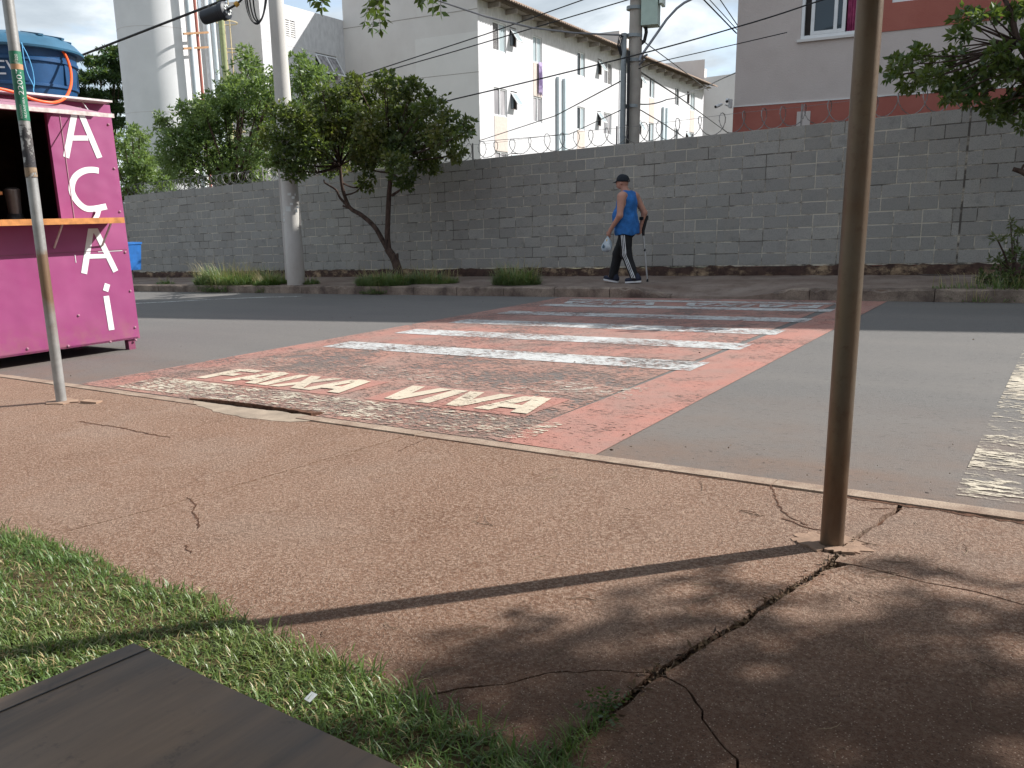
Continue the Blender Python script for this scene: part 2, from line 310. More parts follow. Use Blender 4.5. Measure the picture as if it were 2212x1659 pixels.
# concrete pole
t = NT('pole_concrete'); c = t.mix(t.ramp(t.noise(2.5, 6, 0.65, stretch=(1,1,0.3)), (0.35, 0.0), (0.7, 1.0)), (0.47, 0.45, 0.42), (0.58, 0.56, 0.53)); c = t.mix(t.ramp(t.noise(30, 5, 0.7), (0.6, 0.0), (0.75, 0.5)), c, (0.22, 0.20, 0.18))
hz = t.math('MULTIPLY', t.math('SUBTRACT', 0.6, t.sep()[2]), 0.8, True); c = t.mix(t.math('MULTIPLY', hz, t.noise(4, 5)), c, (0.26, 0.19, 0.14)); t.col(c).set(0.88, 0, 0.3).bump(t.noise(60, 4), 0.3, 0.006)
simple('pole_concrete_dark', (0.36, 0.33, 0.295), 0.9, var=0.2, scale=3)
# rusty steel pole
t = NT('pole_rusty'); z = t.sep()[2]; nz = t.noise(3.5, 6, 0.65, stretch=(1,1,0.35)); n2 = t.noise(30, 5, 0.7)
c = t.mix(t.ramp(nz, (0.40, 0.0), (0.62, 1.0)), (0.160, 0.105, 0.062), (0.090, 0.034, 0.013)); c = t.mix(t.ramp(t.noise(1.4, 5), (0.45, 0.0), (0.65, 0.8)), c, (0.145, 0.125, 0.095))
c = t.mix(t.ramp(n2, (0.55, 0.0), (0.7, 0.6)), c, (0.105, 0.06, 0.038)); t.col(c).set(0.42, 0.55, 0.5).bump(n2, 0.25, 0.003)
t = NT('pole_galvanised'); z = t.sep()[2]
c = t.mix(t.ramp(t.noise(5, 6, 0.7), (0.35, 0.0), (0.65, 1.0)), (0.26, 0.265, 0.26), (0.40, 0.405, 0.40))
band = t.ramp(t.math('ADD', t.math('MULTIPLY', z, 0.36), t.math('MULTIPLY', t.math('SUBTRACT', t.noise(4, 4), 0.5), 0.22)),
    (0.0, 0.05), (0.10, 0.1), (0.20, 0.95), (0.30, 0.9), (0.34, 0.1), (0.52, 0.0), (0.54, 0.15))
c = t.mix(band, c, (0.20, 0.12, 0.065)); bl = t.ramp(t.math('ADD', z, t.math('MULTIPLY', t.math('SUBTRACT', t.noise(5, 5), 0.5), 0.5)), (0.0, 0.0), (0.5, 0.0), (0.60, 0.0), (0.9, 0.0), (0.95, 0.0))
t.col(c).set(0.45, 0.4, 0.5).bump(t.noise(40, 4), 0.2, 0.003)
paint('pole_black_stain', (0.035, 0.036, 0.045), (0.05, 0.05, 0.055), 0.72, 14); paint('pole_tan_stain', (0.30, 0.21, 0.13), (0.33, 0.24, 0.16), 0.70, 14)
t = NT('sticker_green'); c = t.mix(t.ramp(t.noise(14, 5, 0.7), (0.4, 0.0), (0.7, 1.0)), (0.015, 0.135, 0.075), (0.04, 0.19, 0.11)); c = t.mix(t.ramp(t.noise(6, 5), (0.66, 0.0), (0.74, 0.8)), c, (0.45, 0.42, 0.36)); t.col(c).set(0.45)
simple('sticker_white', (0.62, 0.64, 0.62), 0.5, var=0.1, bump=0); simple('sticker_orange', (0.42, 0.24, 0.13), 0.5)
# kiosk
t = NT('kiosk_magenta'); c = t.mix(t.ramp(t.noise(1.4, 6, 0.6), (0.35, 0.0), (0.7, 1.0)), (0.255, 0.042, 0.142), (0.305, 0.060, 0.172)); c = t.mix(t.ramp(t.noise(26, 5, 0.7), (0.70, 0.0), (0.78, 0.5)), c, (0.42, 0.20, 0.30)); c = t.mix(t.ramp(t.noise(2.5, 6, 0.7, stretch=(1,1,0.25)), (0.6, 0.0), (0.8, 0.3)), c, (0.22, 0.035, 0.11)); z_ = t.math('MULTIPLY', t.math('SUBTRACT', 0.12, t.sep()[2]), 2.2, True); c = t.mix(t.math('MULTIPLY', z_, t.ramp(t.noise(7, 6, 0.7), (0.4, 0.0), (0.65, 0.7))), c, (0.25, 0.12, 0.10)); t.col(c).set(t.ramp(t.noise(3, 5), (0.3, 0.36), (0.7, 0.6)), 0, 0.45).bump(t.math('ADD', t.noise(2.2, 2), t.math('MULTIPLY', t.noise(1.2, 1, stretch=(1, 3, 0.3)), 0.8)), 0.35, 0.05)
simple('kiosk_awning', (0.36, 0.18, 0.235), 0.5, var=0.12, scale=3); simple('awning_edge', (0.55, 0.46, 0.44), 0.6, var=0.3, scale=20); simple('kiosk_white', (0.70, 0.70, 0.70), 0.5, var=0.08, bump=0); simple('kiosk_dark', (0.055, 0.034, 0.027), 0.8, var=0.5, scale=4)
simple('shelf_wood', (0.46, 0.19, 0.055), 0.45, var=0.3, scale=14); simple('roof_sheet', (0.30, 0.20, 0.16), 0.8, var=0.3); simple('roof_sheet_white', (0.60, 0.56, 0.55), 0.6, var=0.25, scale=15)
simple('steel_leg', (0.20, 0.05, 0.10), 0.5); simple('tank_blue', (0.012, 0.058, 0.150), 0.42, var=0.22, scale=5, bump=0.1, bscale=8); simple('tank_lid', (0.035, 0.115, 0.19), 0.45, var=0.2, scale=4); simple('tank_text', (0.50, 0.54, 0.60), 0.5, bump=0)
simple('hose_orange', (0.80, 0.11, 0.02), 0.4, var=0.08, bump=0); simple('cord_blue', (0.10, 0.36, 0.62), 0.6, bump=0); simple('bin_blue', (0.02, 0.13, 0.40), 0.5)
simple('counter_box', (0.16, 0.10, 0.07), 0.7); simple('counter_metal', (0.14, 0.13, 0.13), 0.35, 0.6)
# vegetation
def leafmat(name, a, b, c3, pale=0.15, trans=0.35):
    t = NT(name); c = t.mix(t.isl, a, b); c = t.mix(t.ramp(t.noise(1.3, 4), (0.45, 0.0), (0.7, 0.8)), c, c3)
    t.col(c).set(0.42, 0, 0.45); tr = t.n('ShaderNodeBsdfTranslucent'); t.inp(tr.inputs[0], t.mix(0.5, c, (0.30, 0.42, 0.05))); mx = t.n('ShaderNodeMixShader'); mx.inputs[0].default_value = trans
    t.l(t.b.outputs[0], mx.inputs[1]); t.l(tr.outputs[0], mx.inputs[2]); t.l(mx.outputs[0], t.out.inputs[0]); return t
leafmat('leaf_street', (0.026, 0.052, 0.017), (0.095, 0.120, 0.036), (0.165, 0.145, 0.040), trans=0.32)
leafmat('leaf_right', (0.028, 0.060, 0.018), (0.075, 0.115, 0.030), (0.115, 0.120, 0.030), trans=0.32)
leafmat('leaf_feathery', (0.072, 0.132, 0.042), (0.180, 0.260, 0.098), (0.195, 0.255, 0.098), trans=0.40)
leafmat('leaf_layered', (0.020, 0.055, 0.020), (0.050, 0.100, 0.034), (0.040, 0.085, 0.030), trans=0.25)
leafmat('leaf_shade', (0.022, 0.055, 0.012), (0.048, 0.090, 0.020), (0.042, 0.080, 0.018), trans=0.25)
leafmat('leaf_shrub', (0.035, 0.065, 0.022), (0.085, 0.115, 0.040), (0.120, 0.115, 0.050), trans=0.3)
t = leafmat('grass_blade', (0.055, 0.118, 0.026), (0.140, 0.215, 0.058), (0.175, 0.215, 0.070), trans=0.32)
t = leafmat('grass_dry', (0.30, 0.24, 0.12), (0.44, 0.36, 0.19), (0.40, 0.31, 0.15), trans=0.25)
leafmat('tuft_blade', (0.065, 0.130, 0.045), (0.20, 0.27, 0.12), (0.21, 0.26, 0.12), trans=0.35)
t = NT('bark'); c = t.mix(t.ramp(t.noise(14, 6, 0.7, stretch=(1,1,0.35)), (0.35, 0.0), (0.65, 1.0)), (0.030, 0.020, 0.017), (0.105, 0.070, 0.055)); t.col(c).set(0.95, 0, 0.2).bump(t.noise(30, 5, 0.7, stretch=(1,1,0.3)), 0.9, 0.02)
# wires, small stuff
simple('cable_black', (0.018, 0.018, 0.02), 0.6, bump=0); simple('cable_grey', (0.20, 0.20, 0.21), 0.6, bump=0); simple('razor_steel', (0.22, 0.212, 0.205), 0.5, 0.5, var=0.35, scale=30, bump=0)
simple('splice_black', (0.018, 0.022, 0.03), 0.5); simple('box_green', (0.42, 0.53, 0.47), 0.55, var=0.08); simple('plaque_white', (0.72, 0.80, 0.74), 0.5, bump=0); simple('plaque_green', (0.03, 0.20, 0.12), 0.5, bump=0); simple('lamp_arm', (0.24, 0.25, 0.28), 0.5, 0.3)
simple('dish_white', (0.62, 0.62, 0.62), 0.5); simple('camera_white', (0.6, 0.6, 0.6), 0.5); simple('towel', (0.42, 0.34, 0.52), 0.9, var=0.5, scale=7); simple('iron_cover', (0.07, 0.05, 0.042), 0.85, var=0.3); simple('yellow_tag', (0.55, 0.30, 0.05), 0.6)
# table top
t = NT('table_wood'); n1 = t.noise(2.6, 7, 0.65, stretch=(5.5, 0.6, 1)); n2 = t.noise(4, 6, 0.6)
c = t.mix(t.ramp(n1, (0.35, 0.0), (0.65, 1.0)), (0.14, 0.11, 0.092), (0.38, 0.25, 0.165)); c = t.mix(t.ramp(n2, (0.5, 0.0), (0.7, 0.5)), c, (0.23, 0.21, 0.205)); c = t.mix(t.ramp(t.noise(26, 6, 0.75), (0.58, 0.0), (0.7, 0.45)), c, (0.05, 0.045, 0.045)); t.col(c).set(t.ramp(n2, (0.3, 0.42), (0.7, 0.62)), 0, 0.3).bump(t.noise(70, 4), 0.08, 0.002)
simple('table_metal', (0.03, 0.03, 0.03), 0.5)
# person
simple('skin', (0.42, 0.215, 0.155), 0.6, var=0.12, scale=10, bump=0.05); simple('shirt_blue', (0.020, 0.125, 0.37), 0.85, var=0.28, scale=12, bump=0.3, bscale=25); simple('trousers_black', (0.010, 0.010, 0.012), 0.8, var=0.4, scale=9, bump=0.3, bscale=22); simple('stripe_white', (0.70, 0.72, 0.74), 0.7, bump=0)
simple('cap_black', (0.009, 0.012, 0.018), 0.85); simple('shoe_navy', (0.012, 0.016, 0.035), 0.7); simple('sole_white', (0.62, 0.63, 0.64), 0.6, bump=0); simple('hair_grey', (0.10, 0.085, 0.08), 0.8); simple('crutch_alu', (0.45, 0.45, 0.46), 0.35, 0.8, var=0.1, bump=0); simple('crutch_black', (0.012, 0.012, 0.014), 0.6)
t = NT('bag_plastic'); c = t.mix(t.ramp(t.noise(14, 5, 0.7), (0.35, 0.0), (0.65, 1.0)), (0.30, 0.37, 0.43), (0.58, 0.64, 0.68)); t.col(c).set(0.35, 0, 0.5).bump(t.noise(30, 4), 0.6, 0.02); simple('bag_print', (0.05, 0.10, 0.14), 0.5, bump=0); simple('bag_yellow', (0.55, 0.33, 0.03), 0.5, bump=0)
t = NT('leaf_litter'); c = t.mix(t.isl, (0.035, 0.020, 0.014), (0.23, 0.15, 0.085)); t.col(c).set(0.9); t = NT('twig'); c = t.mix(t.isl, (0.08, 0.05, 0.035), (0.34, 0.25, 0.16)); t.col(c).set(0.9)
simple('paper_white', (0.7, 0.7, 0.68), 0.8)
simple('cream_patch', (0.30, 0.235, 0.175), 0.9, var=0.25, scale=6, bump=0.6, bscale=70); simple('patch_tan', (0.30, 0.195, 0.135), 0.9, var=0.3, scale=12, bump=0.6, bscale=70)

# ================================================================== ground
def slope_sheet(name, x0, x1, y0, y1, off, mat, parent=None, nx=1):
    b = MB(); xs = [x0+(x1-x0)*i/nx for i in range(nx+1)]
    for i in range(nx): b.add([(xs[i],y0,gz(xs[i])+off),(xs[i+1],y0,gz(xs[i+1])+off),(xs[i+1],y1,gz(xs[i+1])+off),(xs[i],y1,gz(xs[i])+off)], [(0,1,2,3)])
    return b.build(name, mat, parent)
ground = tag(slope_sheet('ground', -900, 900, -900, 900, -0.22, 'ground_earth'), kind='structure')
ROADZ = -0.02
road = tag(slope_sheet('road', -120, 60, 3.40, 11.36, ROADZ, 'asphalt', nx=6), kind='structure')
def flat_poly(name, pts, off, mat, parent):
    b = MB(); b.add([(x, y, gz(x)+off) for x, y in pts], [tuple(range(len(pts)))]); return b.build(name, mat, parent)
XL, XR = -6.82, -2.0
# red ground of the crossing: two border bands and the field, worn most in the near wheel track
def rect(x0, x1, y0, y1): return [(x0,y0),(x1,y0),(x1,y1),(x0,y1)]
flat_poly('crossing_border', [(-6.90,3.52),(-6.50,3.52),(-6.50,11.28),(-6.82,11.28)], ROADZ+.004, 'paint_red', road)
flat_poly('crossing_border', [(-2.55,3.52),(-1.93,3.50),(-2.03,11.28),(-2.42,11.28)], ROADZ+.004, 'paint_red_firm', road)
flat_poly('crossing_field', rect(-6.499, -2.551, 6.3, 11.28), ROADZ+.004, 'paint_red', road)
flat_poly('crossing_field', rect(-6.499, -2.551, 3.52, 6.299), ROADZ+.004, 'paint_red_worn', road)
for y, w, mt in ((10.86,.20,'paint_white'),(10.08,.28,'paint_white'),(9.10,.36,'paint_white'),(8.10,.38,'paint_white'),(7.12,.38,'paint_white'),(6.04,.40,'paint_white'),(4.92,.40,'paint_white_thin'),(3.79,.42,'paint_white_worn')):
    flat_poly('stripe', rect(-6.45, -2.40, y-w/2, y+w/2), ROADZ+.008, mt, road)
for a, b_ in ((-6.15,-4.35),(-4.08,-2.72)): flat_poly('letter_ground', rect(a, b_, 4.04, 4.60), ROADZ+.0065, 'paint_red_firm', road)
GL = {'F': [((0,0),(0,1)),((0,.93),(.8,.93)),((0,.5),(.65,.5))], 'A': [((0,0),(.32,1)),((.32,.95),(.62,.95)),((.62,1),(.94,0)),((.2,.32),(.75,.32))], 'I': [((.15,0),(.15,1))],
      'X': [((0,0),(.8,1)),((0,1),(.8,0))], 'V': [((0,1),(.4,0)),((.4,0),(.85,1))], }
GW = {'F': .85, 'A': 1.0, 'I': .38, 'X': .88, 'V': .92}
def road_word(word, x0, width, y0, h, flip, mat):
    tot = sum(GW[c]+.22 for c in word)-.22; k = width/tot; x = x0
    for ch in word:
        b = MB()
        for (ax, ay), (bx, by) in GL[ch]:
            p = Vector((x+ax*k, y0+ay*h)); q = Vector((x+bx*k, y0+by*h)); d = (q-p).normalized()
            vertical = abs(d.y) > 0.45
            nrm = Vector((0.062, 0)) if vertical else Vector((0, 0.048))
            P = [p-nrm, p+nrm, q+nrm, q-nrm]
            if flip: P = [Vector((2*flip[0]-v.x, 2*flip[1]-v.y)) for v in P]
            o = len(b.v)
            b.add([(v.x, v.y, gz(v.x)+ROADZ+.011+.0008*len(b.f)) for v in P], [(0,1,2,3)])
        b.build('letter', mat, road); x += (GW[ch]+.22)*k
road_word('FAIXA', -6.05, 1.62, 4.10, .44, None, 'paint_letter'); road_word('VIVA', -4.0, 1.22, 4.10, .44, None, 'paint_letter')
fc = (-4.4, 10.48)
road_word('FAIXA', -6.1, 1.7, 10.31, .36, fc, 'paint_white'); road_word('VIVA', -3.95, 1.45, 10.31, .36, fc, 'paint_white')
flat_poly('stop_line', rect(-.34, .06, 3.62, 11.1), ROADZ+.004, 'paint_white_worn', road)
pts = [(-19.5,7.9),(-17,8.2),(-15.6,8.6),(-14.7,9.3),(-14.0,9.95),(-13.2,10.45),(-12.4,10.75)]
lp = []; rp = []
for i, (x, y) in enumerate(pts):
    d = Vector(pts[min(i+1, 6)])-Vector(pts[max(i-1, 0)]); n = Vector((-d.y, d.x)).normalized()*.08; lp.append((x+n.x, y+n.y)); rp.append((x-n.x, y-n.y))
b = MB()
for i in range(6): b.add([(x, y, gz(x)+ROADZ+.004) for x, y in (lp[i], rp[i], rp[i+1], lp[i+1])], [(0,1,2,3)])
b.build('edge_line', 'paint_white', road)

# near pavement: cast slabs with open joints and cracks
def jag(poly, step, amp, seed):
    r_ = random.Random(seed); out = []
    for a, b in zip(poly[:-1], poly[1:]):
        a, b = Vector(a), Vector(b); n = max(1, int((b-a).length/step)); d = (b-a).normalized(); nn = Vector((-d.y, d.x))
        for i in range(n): out.append(a+(b-a)*(i/n)+(nn*r_.uniform(-amp, amp) if (i or out) else Vector((0,0))))
    out.append(Vector(poly[-1])); return out
def offs(poly, w, seed, jit=0.5):
    r_ = random.Random(seed); out = []
    for i, p in enumerate(poly):
        d = poly[min(i+1, len(poly)-1)]-poly[max(i-1, 0)]; n = Vector((-d.y, d.x)).normalized(); out.append(p+n*w*(1+r_.uniform(-jit, jit)))
    return out
pave = tag(slope_sheet('near_pavement', -30, 12, 0.9, 3.40, -0.020, 'soil'), kind='structure')
YT, YB = 3.345, 1.02
JA = jag([(-3.04,YT),(-3.12,2.6),(-3.20,1.9),(-3.30,1.42),(-3.36,YB)], .06, .004, 1)
JB = jag([(-.495,YT),(-.51,3.2),(-.56,2.95),(-.585,2.68),(-.66,2.3),(-.73,1.98),(-.785,1.76)], .045, .006, 2)
JB2 = jag([(-.785,1.76),(-.81,1.5),(-.825,1.3),(-.84,YB)], .045, .008, 3)
CC = jag([(-1.42,YB),(-1.29,1.33),(-1.20,1.42),(-1.11,1.50),(-1.02,1.62),(-.93,1.69),(-.785,1.76)], .03, .007, 4)
CD = jag([(-.785,1.76),(-.70,1.73),(-.63,1.66),(-.59,1.61),(-.56,1.57),(-.50,1.53),(-.47,1.48),(-.40,1.36),(-.33,1.2),(-.3,YB)], .03, .007, 5)
CE = jag([(-.585,2.68),(-.42,2.665),(-.30,2.65),(-.17,2.645),(-.05,2.62),(.4,2.60),(1.4,2.55),(6,2.5)], .05, .006, 6)
rv = lambda l: l[::-1]
V2 = lambda x, y: Vector((x, y))
pieces = [
 [V2(-30,YB)]+rv(offs(JA, -.006, 1))+[V2(-30,YT)],
 offs(JA, .006, 2)+offs(CC, .003, 1)[:-1]+[Vector((-.80,1.775))]+rv(offs(JB, -.010, 3))[1:],
 [Vector((-1.40,YB))]+offs(CC, -.003, 2)[1:-1]+[Vector((-.80,1.748))]+offs(JB2, -.014, 4)[1:],
 [Vector((-.485,YT))]+offs(JB, .009, 5)[1:-1][:int(len(JB)*.40)]+offs(CE, .004, 3)[1:]+[V2(6,YT)],
 ]
# right of the wide joint, below the thin crack
iE = int(len(JB)*.40)+1
pieces.append(offs(JB, .012, 6)[iE+1:-1]+[Vector((-.77,1.775))]+offs(CD, .003, 7)[1:]+[V2(6,YB)]+rv(offs(CE, -.004, 8))[:-1])
pieces.append([Vector((-.772,1.745))]+offs(JB2, .013, 9)[1:]+rv(offs(CD, -.003, 10))[:-1])
for P in pieces:
    b = MB(); n = len(P); q = [(p.x, p.y) for p in P]
    ar = sum(q[i][0]*q[(i+1)%n][1]-q[(i+1)%n][0]*q[i][1] for i in range(n))
    if ar < 0: q = q[::-1]
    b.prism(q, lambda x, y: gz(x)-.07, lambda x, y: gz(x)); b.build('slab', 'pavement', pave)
def crack(pts, w, seed, mat='soil'):
    P = jag(pts, .02, .006, seed); a = offs(P, w, seed, .8); c_ = offs(P, -w, seed+1, .8); b = MB()
    for i in range(len(P)-1): b.add([(p.x, p.y, gz(p.x)+.0016) for p in (a[i+1], c_[i+1], c_[i], a[i])][::-1], [(0,1,2,3)])
    return b.build('crack', mat, pave)
g2 = lambda *pp: [tuple(onG(x, y)[:2]) for x, y in pp]
crack(g2((405,1075),(422,1090),(418,1105),(432,1128),(425,1142)), .0035, 21); crack(g2((400,1178),(412,1196)), .0028, 22)
crack(g2((170,911),(250,922),(310,935),(368,945)), .006, 23); crack(g2((1660,1045),(1672,1062),(1680,1092),(1700,1115),(1745,1135)), .003, 24)
crack(g2((1690,1120),(1740,1140),(1775,1146)), .004, 25); crack(g2((930,945),(880,965),(860,975)), .003, 26); crack(g2((1880,1100),(1950,1100)), .004, 27)
# kerb of the near pavement, nearly flush
xk = -30.0; kb = random.Random(3)
while xk < 7:
    L = 1.0; b = MB(); x0, x1 = xk+.004, xk+L-.004; t0 = .004+kb.uniform(-.003,.003)
    b.hexa([(x0,3.352,gz(x0)-.1),(x1,3.352,gz(x1)-.1),(x1,3.462,gz(x1)-.1),(x0,3.462,gz(x0)-.1),(x0,3.357,gz(x0)+t0),(x1,3.357,gz(x1)+t0),(x1,3.452,gz(x1)+t0-.004),(x0,3.452,gz(x0)+t0-.004)])
    if not (-5.4 < xk+.5 < -3.6): b.build('kerbstone', 'near_kerb', pave)
    xk += L
crack([(-2.2,3.352),(-1.6,3.35),(-1.2,3.346)], .006, 31); crack([(-.75,3.345),(-.4,3.346),(-.1,3.34),(.4,3.345)], .011, 32); crack([(-3.0,3.35),(-2.6,3.353)], .004, 33)
# broken lip where the overlay ends at the old gutter
b = MB(); lip = jag([(-5.26,3.46),(-4.9,3.455),(-4.5,3.465),(-4.0,3.49)], .04, .008, 41)
for i in range(len(lip)-1):
    p, q = lip[i], lip[i+1]; hA = .022*math.sin(math.pi*min(1, max(.06, i/(len(lip)-1))))+.006; hB = .022*math.sin(math.pi*min(1, max(.06, (i+1)/(len(lip)-1))))+.006
    b.hexa([(p.x,p.y,gz(p.x)-.05),(q.x,q.y,gz(q.x)-.05),(q.x,q.y+.12,gz(q.x)-.05),(p.x,p.y+.12,gz(p.x)-.05),(p.x,p.y,gz(p.x)+hA),(q.x,q.y,gz(q.x)+hB),(q.x,q.y+.12,gz(q.x)-.012),(p.x,p.y+.12,gz(p.x)-.012)])
b.build('broken_lip', 'soil', pave)
q = jag([(-5.2,3.44),(-4.98,3.34),(-4.7,3.27),(-4.3,3.235),(-3.95,3.27),(-3.86,3.34),(-3.95,3.455),(-4.5,3.45),(-5.2,3.44)], .06, .012, 42)[:-1]
flat_poly('gutter_patch', [(p.x, p.y) for p in q], .0022, 'cream_patch', pave)
# broken collar of mortar round the post
cx, cy = -.622, 2.82
for k, (a0, a1, r0, r1, dz) in enumerate(((200,262,.042,.105,.006),(265,330,.042,.10,.009),(335,395,.042,.12,.003),(40,110,.042,.12,.0025),(120,195,.042,.14,.0025))):
    pp = [(cx+r0*math.cos(R(a)), cy+r0*math.sin(R(a))) for a in (a0, (a0+a1)/2, a1)]+[(cx+r1*kb.uniform(.8,1.15)*math.cos(R(a)), cy+r1*kb.uniform(.8,1.15)*math.sin(R(a))*.8) for a in np.linspace(a1, a0, 9)]
    n = len(pp); ar = sum(pp[i][0]*pp[(i+1)%n][1]-pp[(i+1)%n][0]*pp[i][1] for i in range(n)); pp = pp if ar > 0 else pp[::-1]
    MB().prism(pp, lambda x, y: gz(x)-.02, lambda x, y, d_=dz: gz(x)+d_+(.012*(x-cx)/.2 if d_ > .01 else 0)).build('mortar_fragment', 'patch_tan', pave)
cx2, cy2 = onG(133, 868)[:2]
pp = [(cx2+.16*kb.uniform(.7,1.2)*math.cos(R(a)), cy2+.10*kb.uniform(.7,1.2)*math.sin(R(a))) for a in range(0, 360, 30)]
MB().prism(pp, lambda x, y: gz(x)-.02, lambda x, y: gz(x)+.008).build('mortar_fragment', 'patch_tan', pave)
MB().obox((cx2+.27, cy2+.08, gz(cx2)+.012), (.07,.02,0), (-.01,.03,0), (0,0,.014)).build('mortar_fragment', 'patch_tan', pave)

# far pavement, kerbstones, wall
def ramp_f(x): return max(0.0, 1-abs(x+4.42)/1.15)**.7 if abs(x+4.42) < 1.15 else 0.0
def farz(x, y):
    rr = min(1, ramp_f(x)*1.5); k_ = min(1, max(0, (y-11.32)/1.1)); return gz(x)+.13*(1-rr*(1-k_)*.86)
fr = np.random.default_rng(5)
xs = np.concatenate([np.arange(-42, -9, .5), np.arange(-9, .2, .15), np.arange(.2, 12, .6)]); ys = np.concatenate([[11.318, 11.335, 11.44], np.arange(11.6, 13.9, .18), [13.95]])
V = []; F = []
for i, x in enumerate(xs):
    for j, y in enumerate(ys): V.append((x, y, (gz(x)-.05) if j == 0 else farz(x, y)+fr.normal(0, .003)-(.006 if j < 3 else 0)))
ny_ = len(ys)
for i in range(len(xs)-1):
    for j in range(ny_-1): F.append((i*ny_+j, (i+1)*ny_+j, (i+1)*ny_+j+1, i*ny_+j+1))
fp = link('far_pavement', npmesh('far_pavement', V, F), 'far_pavement', smooth=True); tag(fp, kind='structure')
kerb = tag(slope_sheet('kerb', -42, 12, 11.31, 11.50, -.05, 'soil'), kind='structure')
x = -42.0
while x < 10:
    L = 1.0 if not -6 < x < -2.5 else .5
    n = 8 if -24 < x < 0 else 2; b = MB(); rows = []
    for i in range(n+1):
        xx_ = x+.006+(L-.012)*i/n; h = farz(xx_, 11.35)-gz(xx_)+.004; e = kb.uniform(-.007, .007) if n > 2 else 0; ch = kb.uniform(.01, .03) if n > 2 else .012
        if n > 2 and kb.random() < .06: ch = .055
        rows.append([(xx_,11.455,gz(xx_)-.1),(xx_,11.455,gz(xx_)+h+.001),(xx_,11.315+ch+e,gz(xx_)+h+kb.uniform(-.004,.004)),(xx_,11.305+e,gz(xx_)+h-ch),(xx_,11.298+e,gz(xx_)-.1)])
    o = len(b.v)
    for rr in rows: b.v += rr
    for i in range(n):
        for j in range(4): b.f.append((o+i*5+j, o+i*5+j+1, o+(i+1)*5+j+1, o+(i+1)*5+j))
    b.f.append(tuple(o+j for j in range(5))[::-1]); b.f.append(tuple(o+n*5+j for j in range(5)))
    if min(1, ramp_f(x+L/2)*1.5) < .8: b.build('kerbstone', 'kerb_concrete', kerb)
    x += L
mh = tag(MB().lathe([(.30,0),(.30,.012),(.27,.014),(.26,.010),(.10,.012),(.09,.016)], onG(2030,593,.13)+Vector((0,0,-.004)), 28).build('manhole_cover', 'iron_cover', smooth=True), 'round rusty iron manhole cover in the far pavement before the block wall', 'manhole cover')

YW = 13.885
wall = empty('block_wall', (-12, 14, gz(-12)+.13)); tag(wall, 'long grey concrete block wall topped with razor wire along the far pavement', 'wall')
def wb_z(x): return gz(x)+.30
b = MB()
for xa, xb, n in ((-42,-23.35,10),(-23.35,12,11)):
    for j in range(6):
        u0 = xa+(xb-xa)*j/6; u1 = xa+(xb-xa)*(j+1)/6
        b.hexa([(u0,YW+.0028,wb_z(u0)-.02),(u1,YW+.0028,wb_z(u1)-.02),(u1,YW+.19,wb_z(u1)-.02),(u0,YW+.19,wb_z(u0)-.02),(u0,YW+.0028,wb_z(u0)+.2*n-.004),(u1,YW+.0028,wb_z(u1)+.2*n-.004),(u1,YW+.19,wb_z(u1)+.2*n-.004),(u0,YW+.19,wb_z(u0)+.2*n-.004)])
b.build('mortar', 'mortar', wall)
# plinth strip, crumbling
b = MB(); r_ = random.Random(8); o = 0; xs2 = [-42+.12*i for i in range(int(54/.12))]
for xx_ in xs2:
    p = .05+r_.uniform(-.012,.015); h = .155+r_.uniform(-.03,.02)
    b.v += [(xx_,YW-p-.015,gz(xx_)+.10),(xx_,YW-p,gz(xx_)+.13+h*.6),(xx_,YW-p*.6,gz(xx_)+.13+h),(xx_,YW+.05,gz(xx_)+.135+h)]
for i in range(len(xs2)-1):
    for j in range(3): b.f.append((i*4+j, (i+1)*4+j, (i+1)*4+j+1, i*4+j+1))
b.build('plinth', 'plinth', wall, smooth=True)
def block_mesh(L, H=.186, e=.003):
    v = [(e,0,e),(L-e,0,e),(L-e,0,H-e),(e,0,H-e),(0,e,0),(L,e,0),(L,e,H),(0,e,H),(0,.06,0),(L,.06,0),(L,.06,H),(0,.06,H)]
    return [(x, y, z+KS*x) for x, y, z in v], [(0,1,2,3),(4,5,1,0),(5,6,2,1),(6,7,3,2),(7,4,0,3),(8,9,5,4),(9,10,6,5),(10,11,7,6),(11,8,4,7)]
BM = {}
rest = MB(); n_near = 0; rb = random.Random(12)
spans = [(-42,-23.36,10),(-23.34,-11.72,11),(-11.705,-1.60,11),(-1.585,12,11)]
cand = []
for xa, xb, nc in spans:
    for ci in range(nc):
        x = xa; first = True
        while x < xb-.05:
            L = .2 if (first and ci % 2) else .4
            if not first and rb.random() < .05: L = .2
            first = False
            if x+L > xb: L = xb-x
            if xb-(x+L) < .08: L = xb-x
            cand.append((x, ci, L)); x += L
vis = sorted([c for c in cand if c[0] < -.75], key=lambda c: -c[0])[:300]; vis = set(vis)
for x, ci, L in cand:
    l = round(L-.012+rb.uniform(-.003,.002), 3); z = wb_z(x)+ci*.2+.006+rb.uniform(-.002,.002); y = YW+rb.uniform(-.0015,.0012)
    if (x, ci, L) in vis:
        key = .388 if abs(l-.388) < .006 else (.188 if abs(l-.188) < .006 else l)
        if key not in BM:
            v, f = block_mesh(key); me = bpy.data.meshes.new('block'); me.from_pydata(v, [], f); me.update(); me.materials.append(MAT['block']); BM[key] = me
        o = bpy.data.objects.new('block', BM[key]); COL.objects.link(o); o.parent = wall; o.location = Vector((x+.006, y, z))-wall.location
    else:
        v, f = block_mesh(l); rest.add([(p[0]+x+.006, p[1]+y, p[2]+z) for p in v], f)
tag(rest.build('block', 'block', wall), kind='stuff')
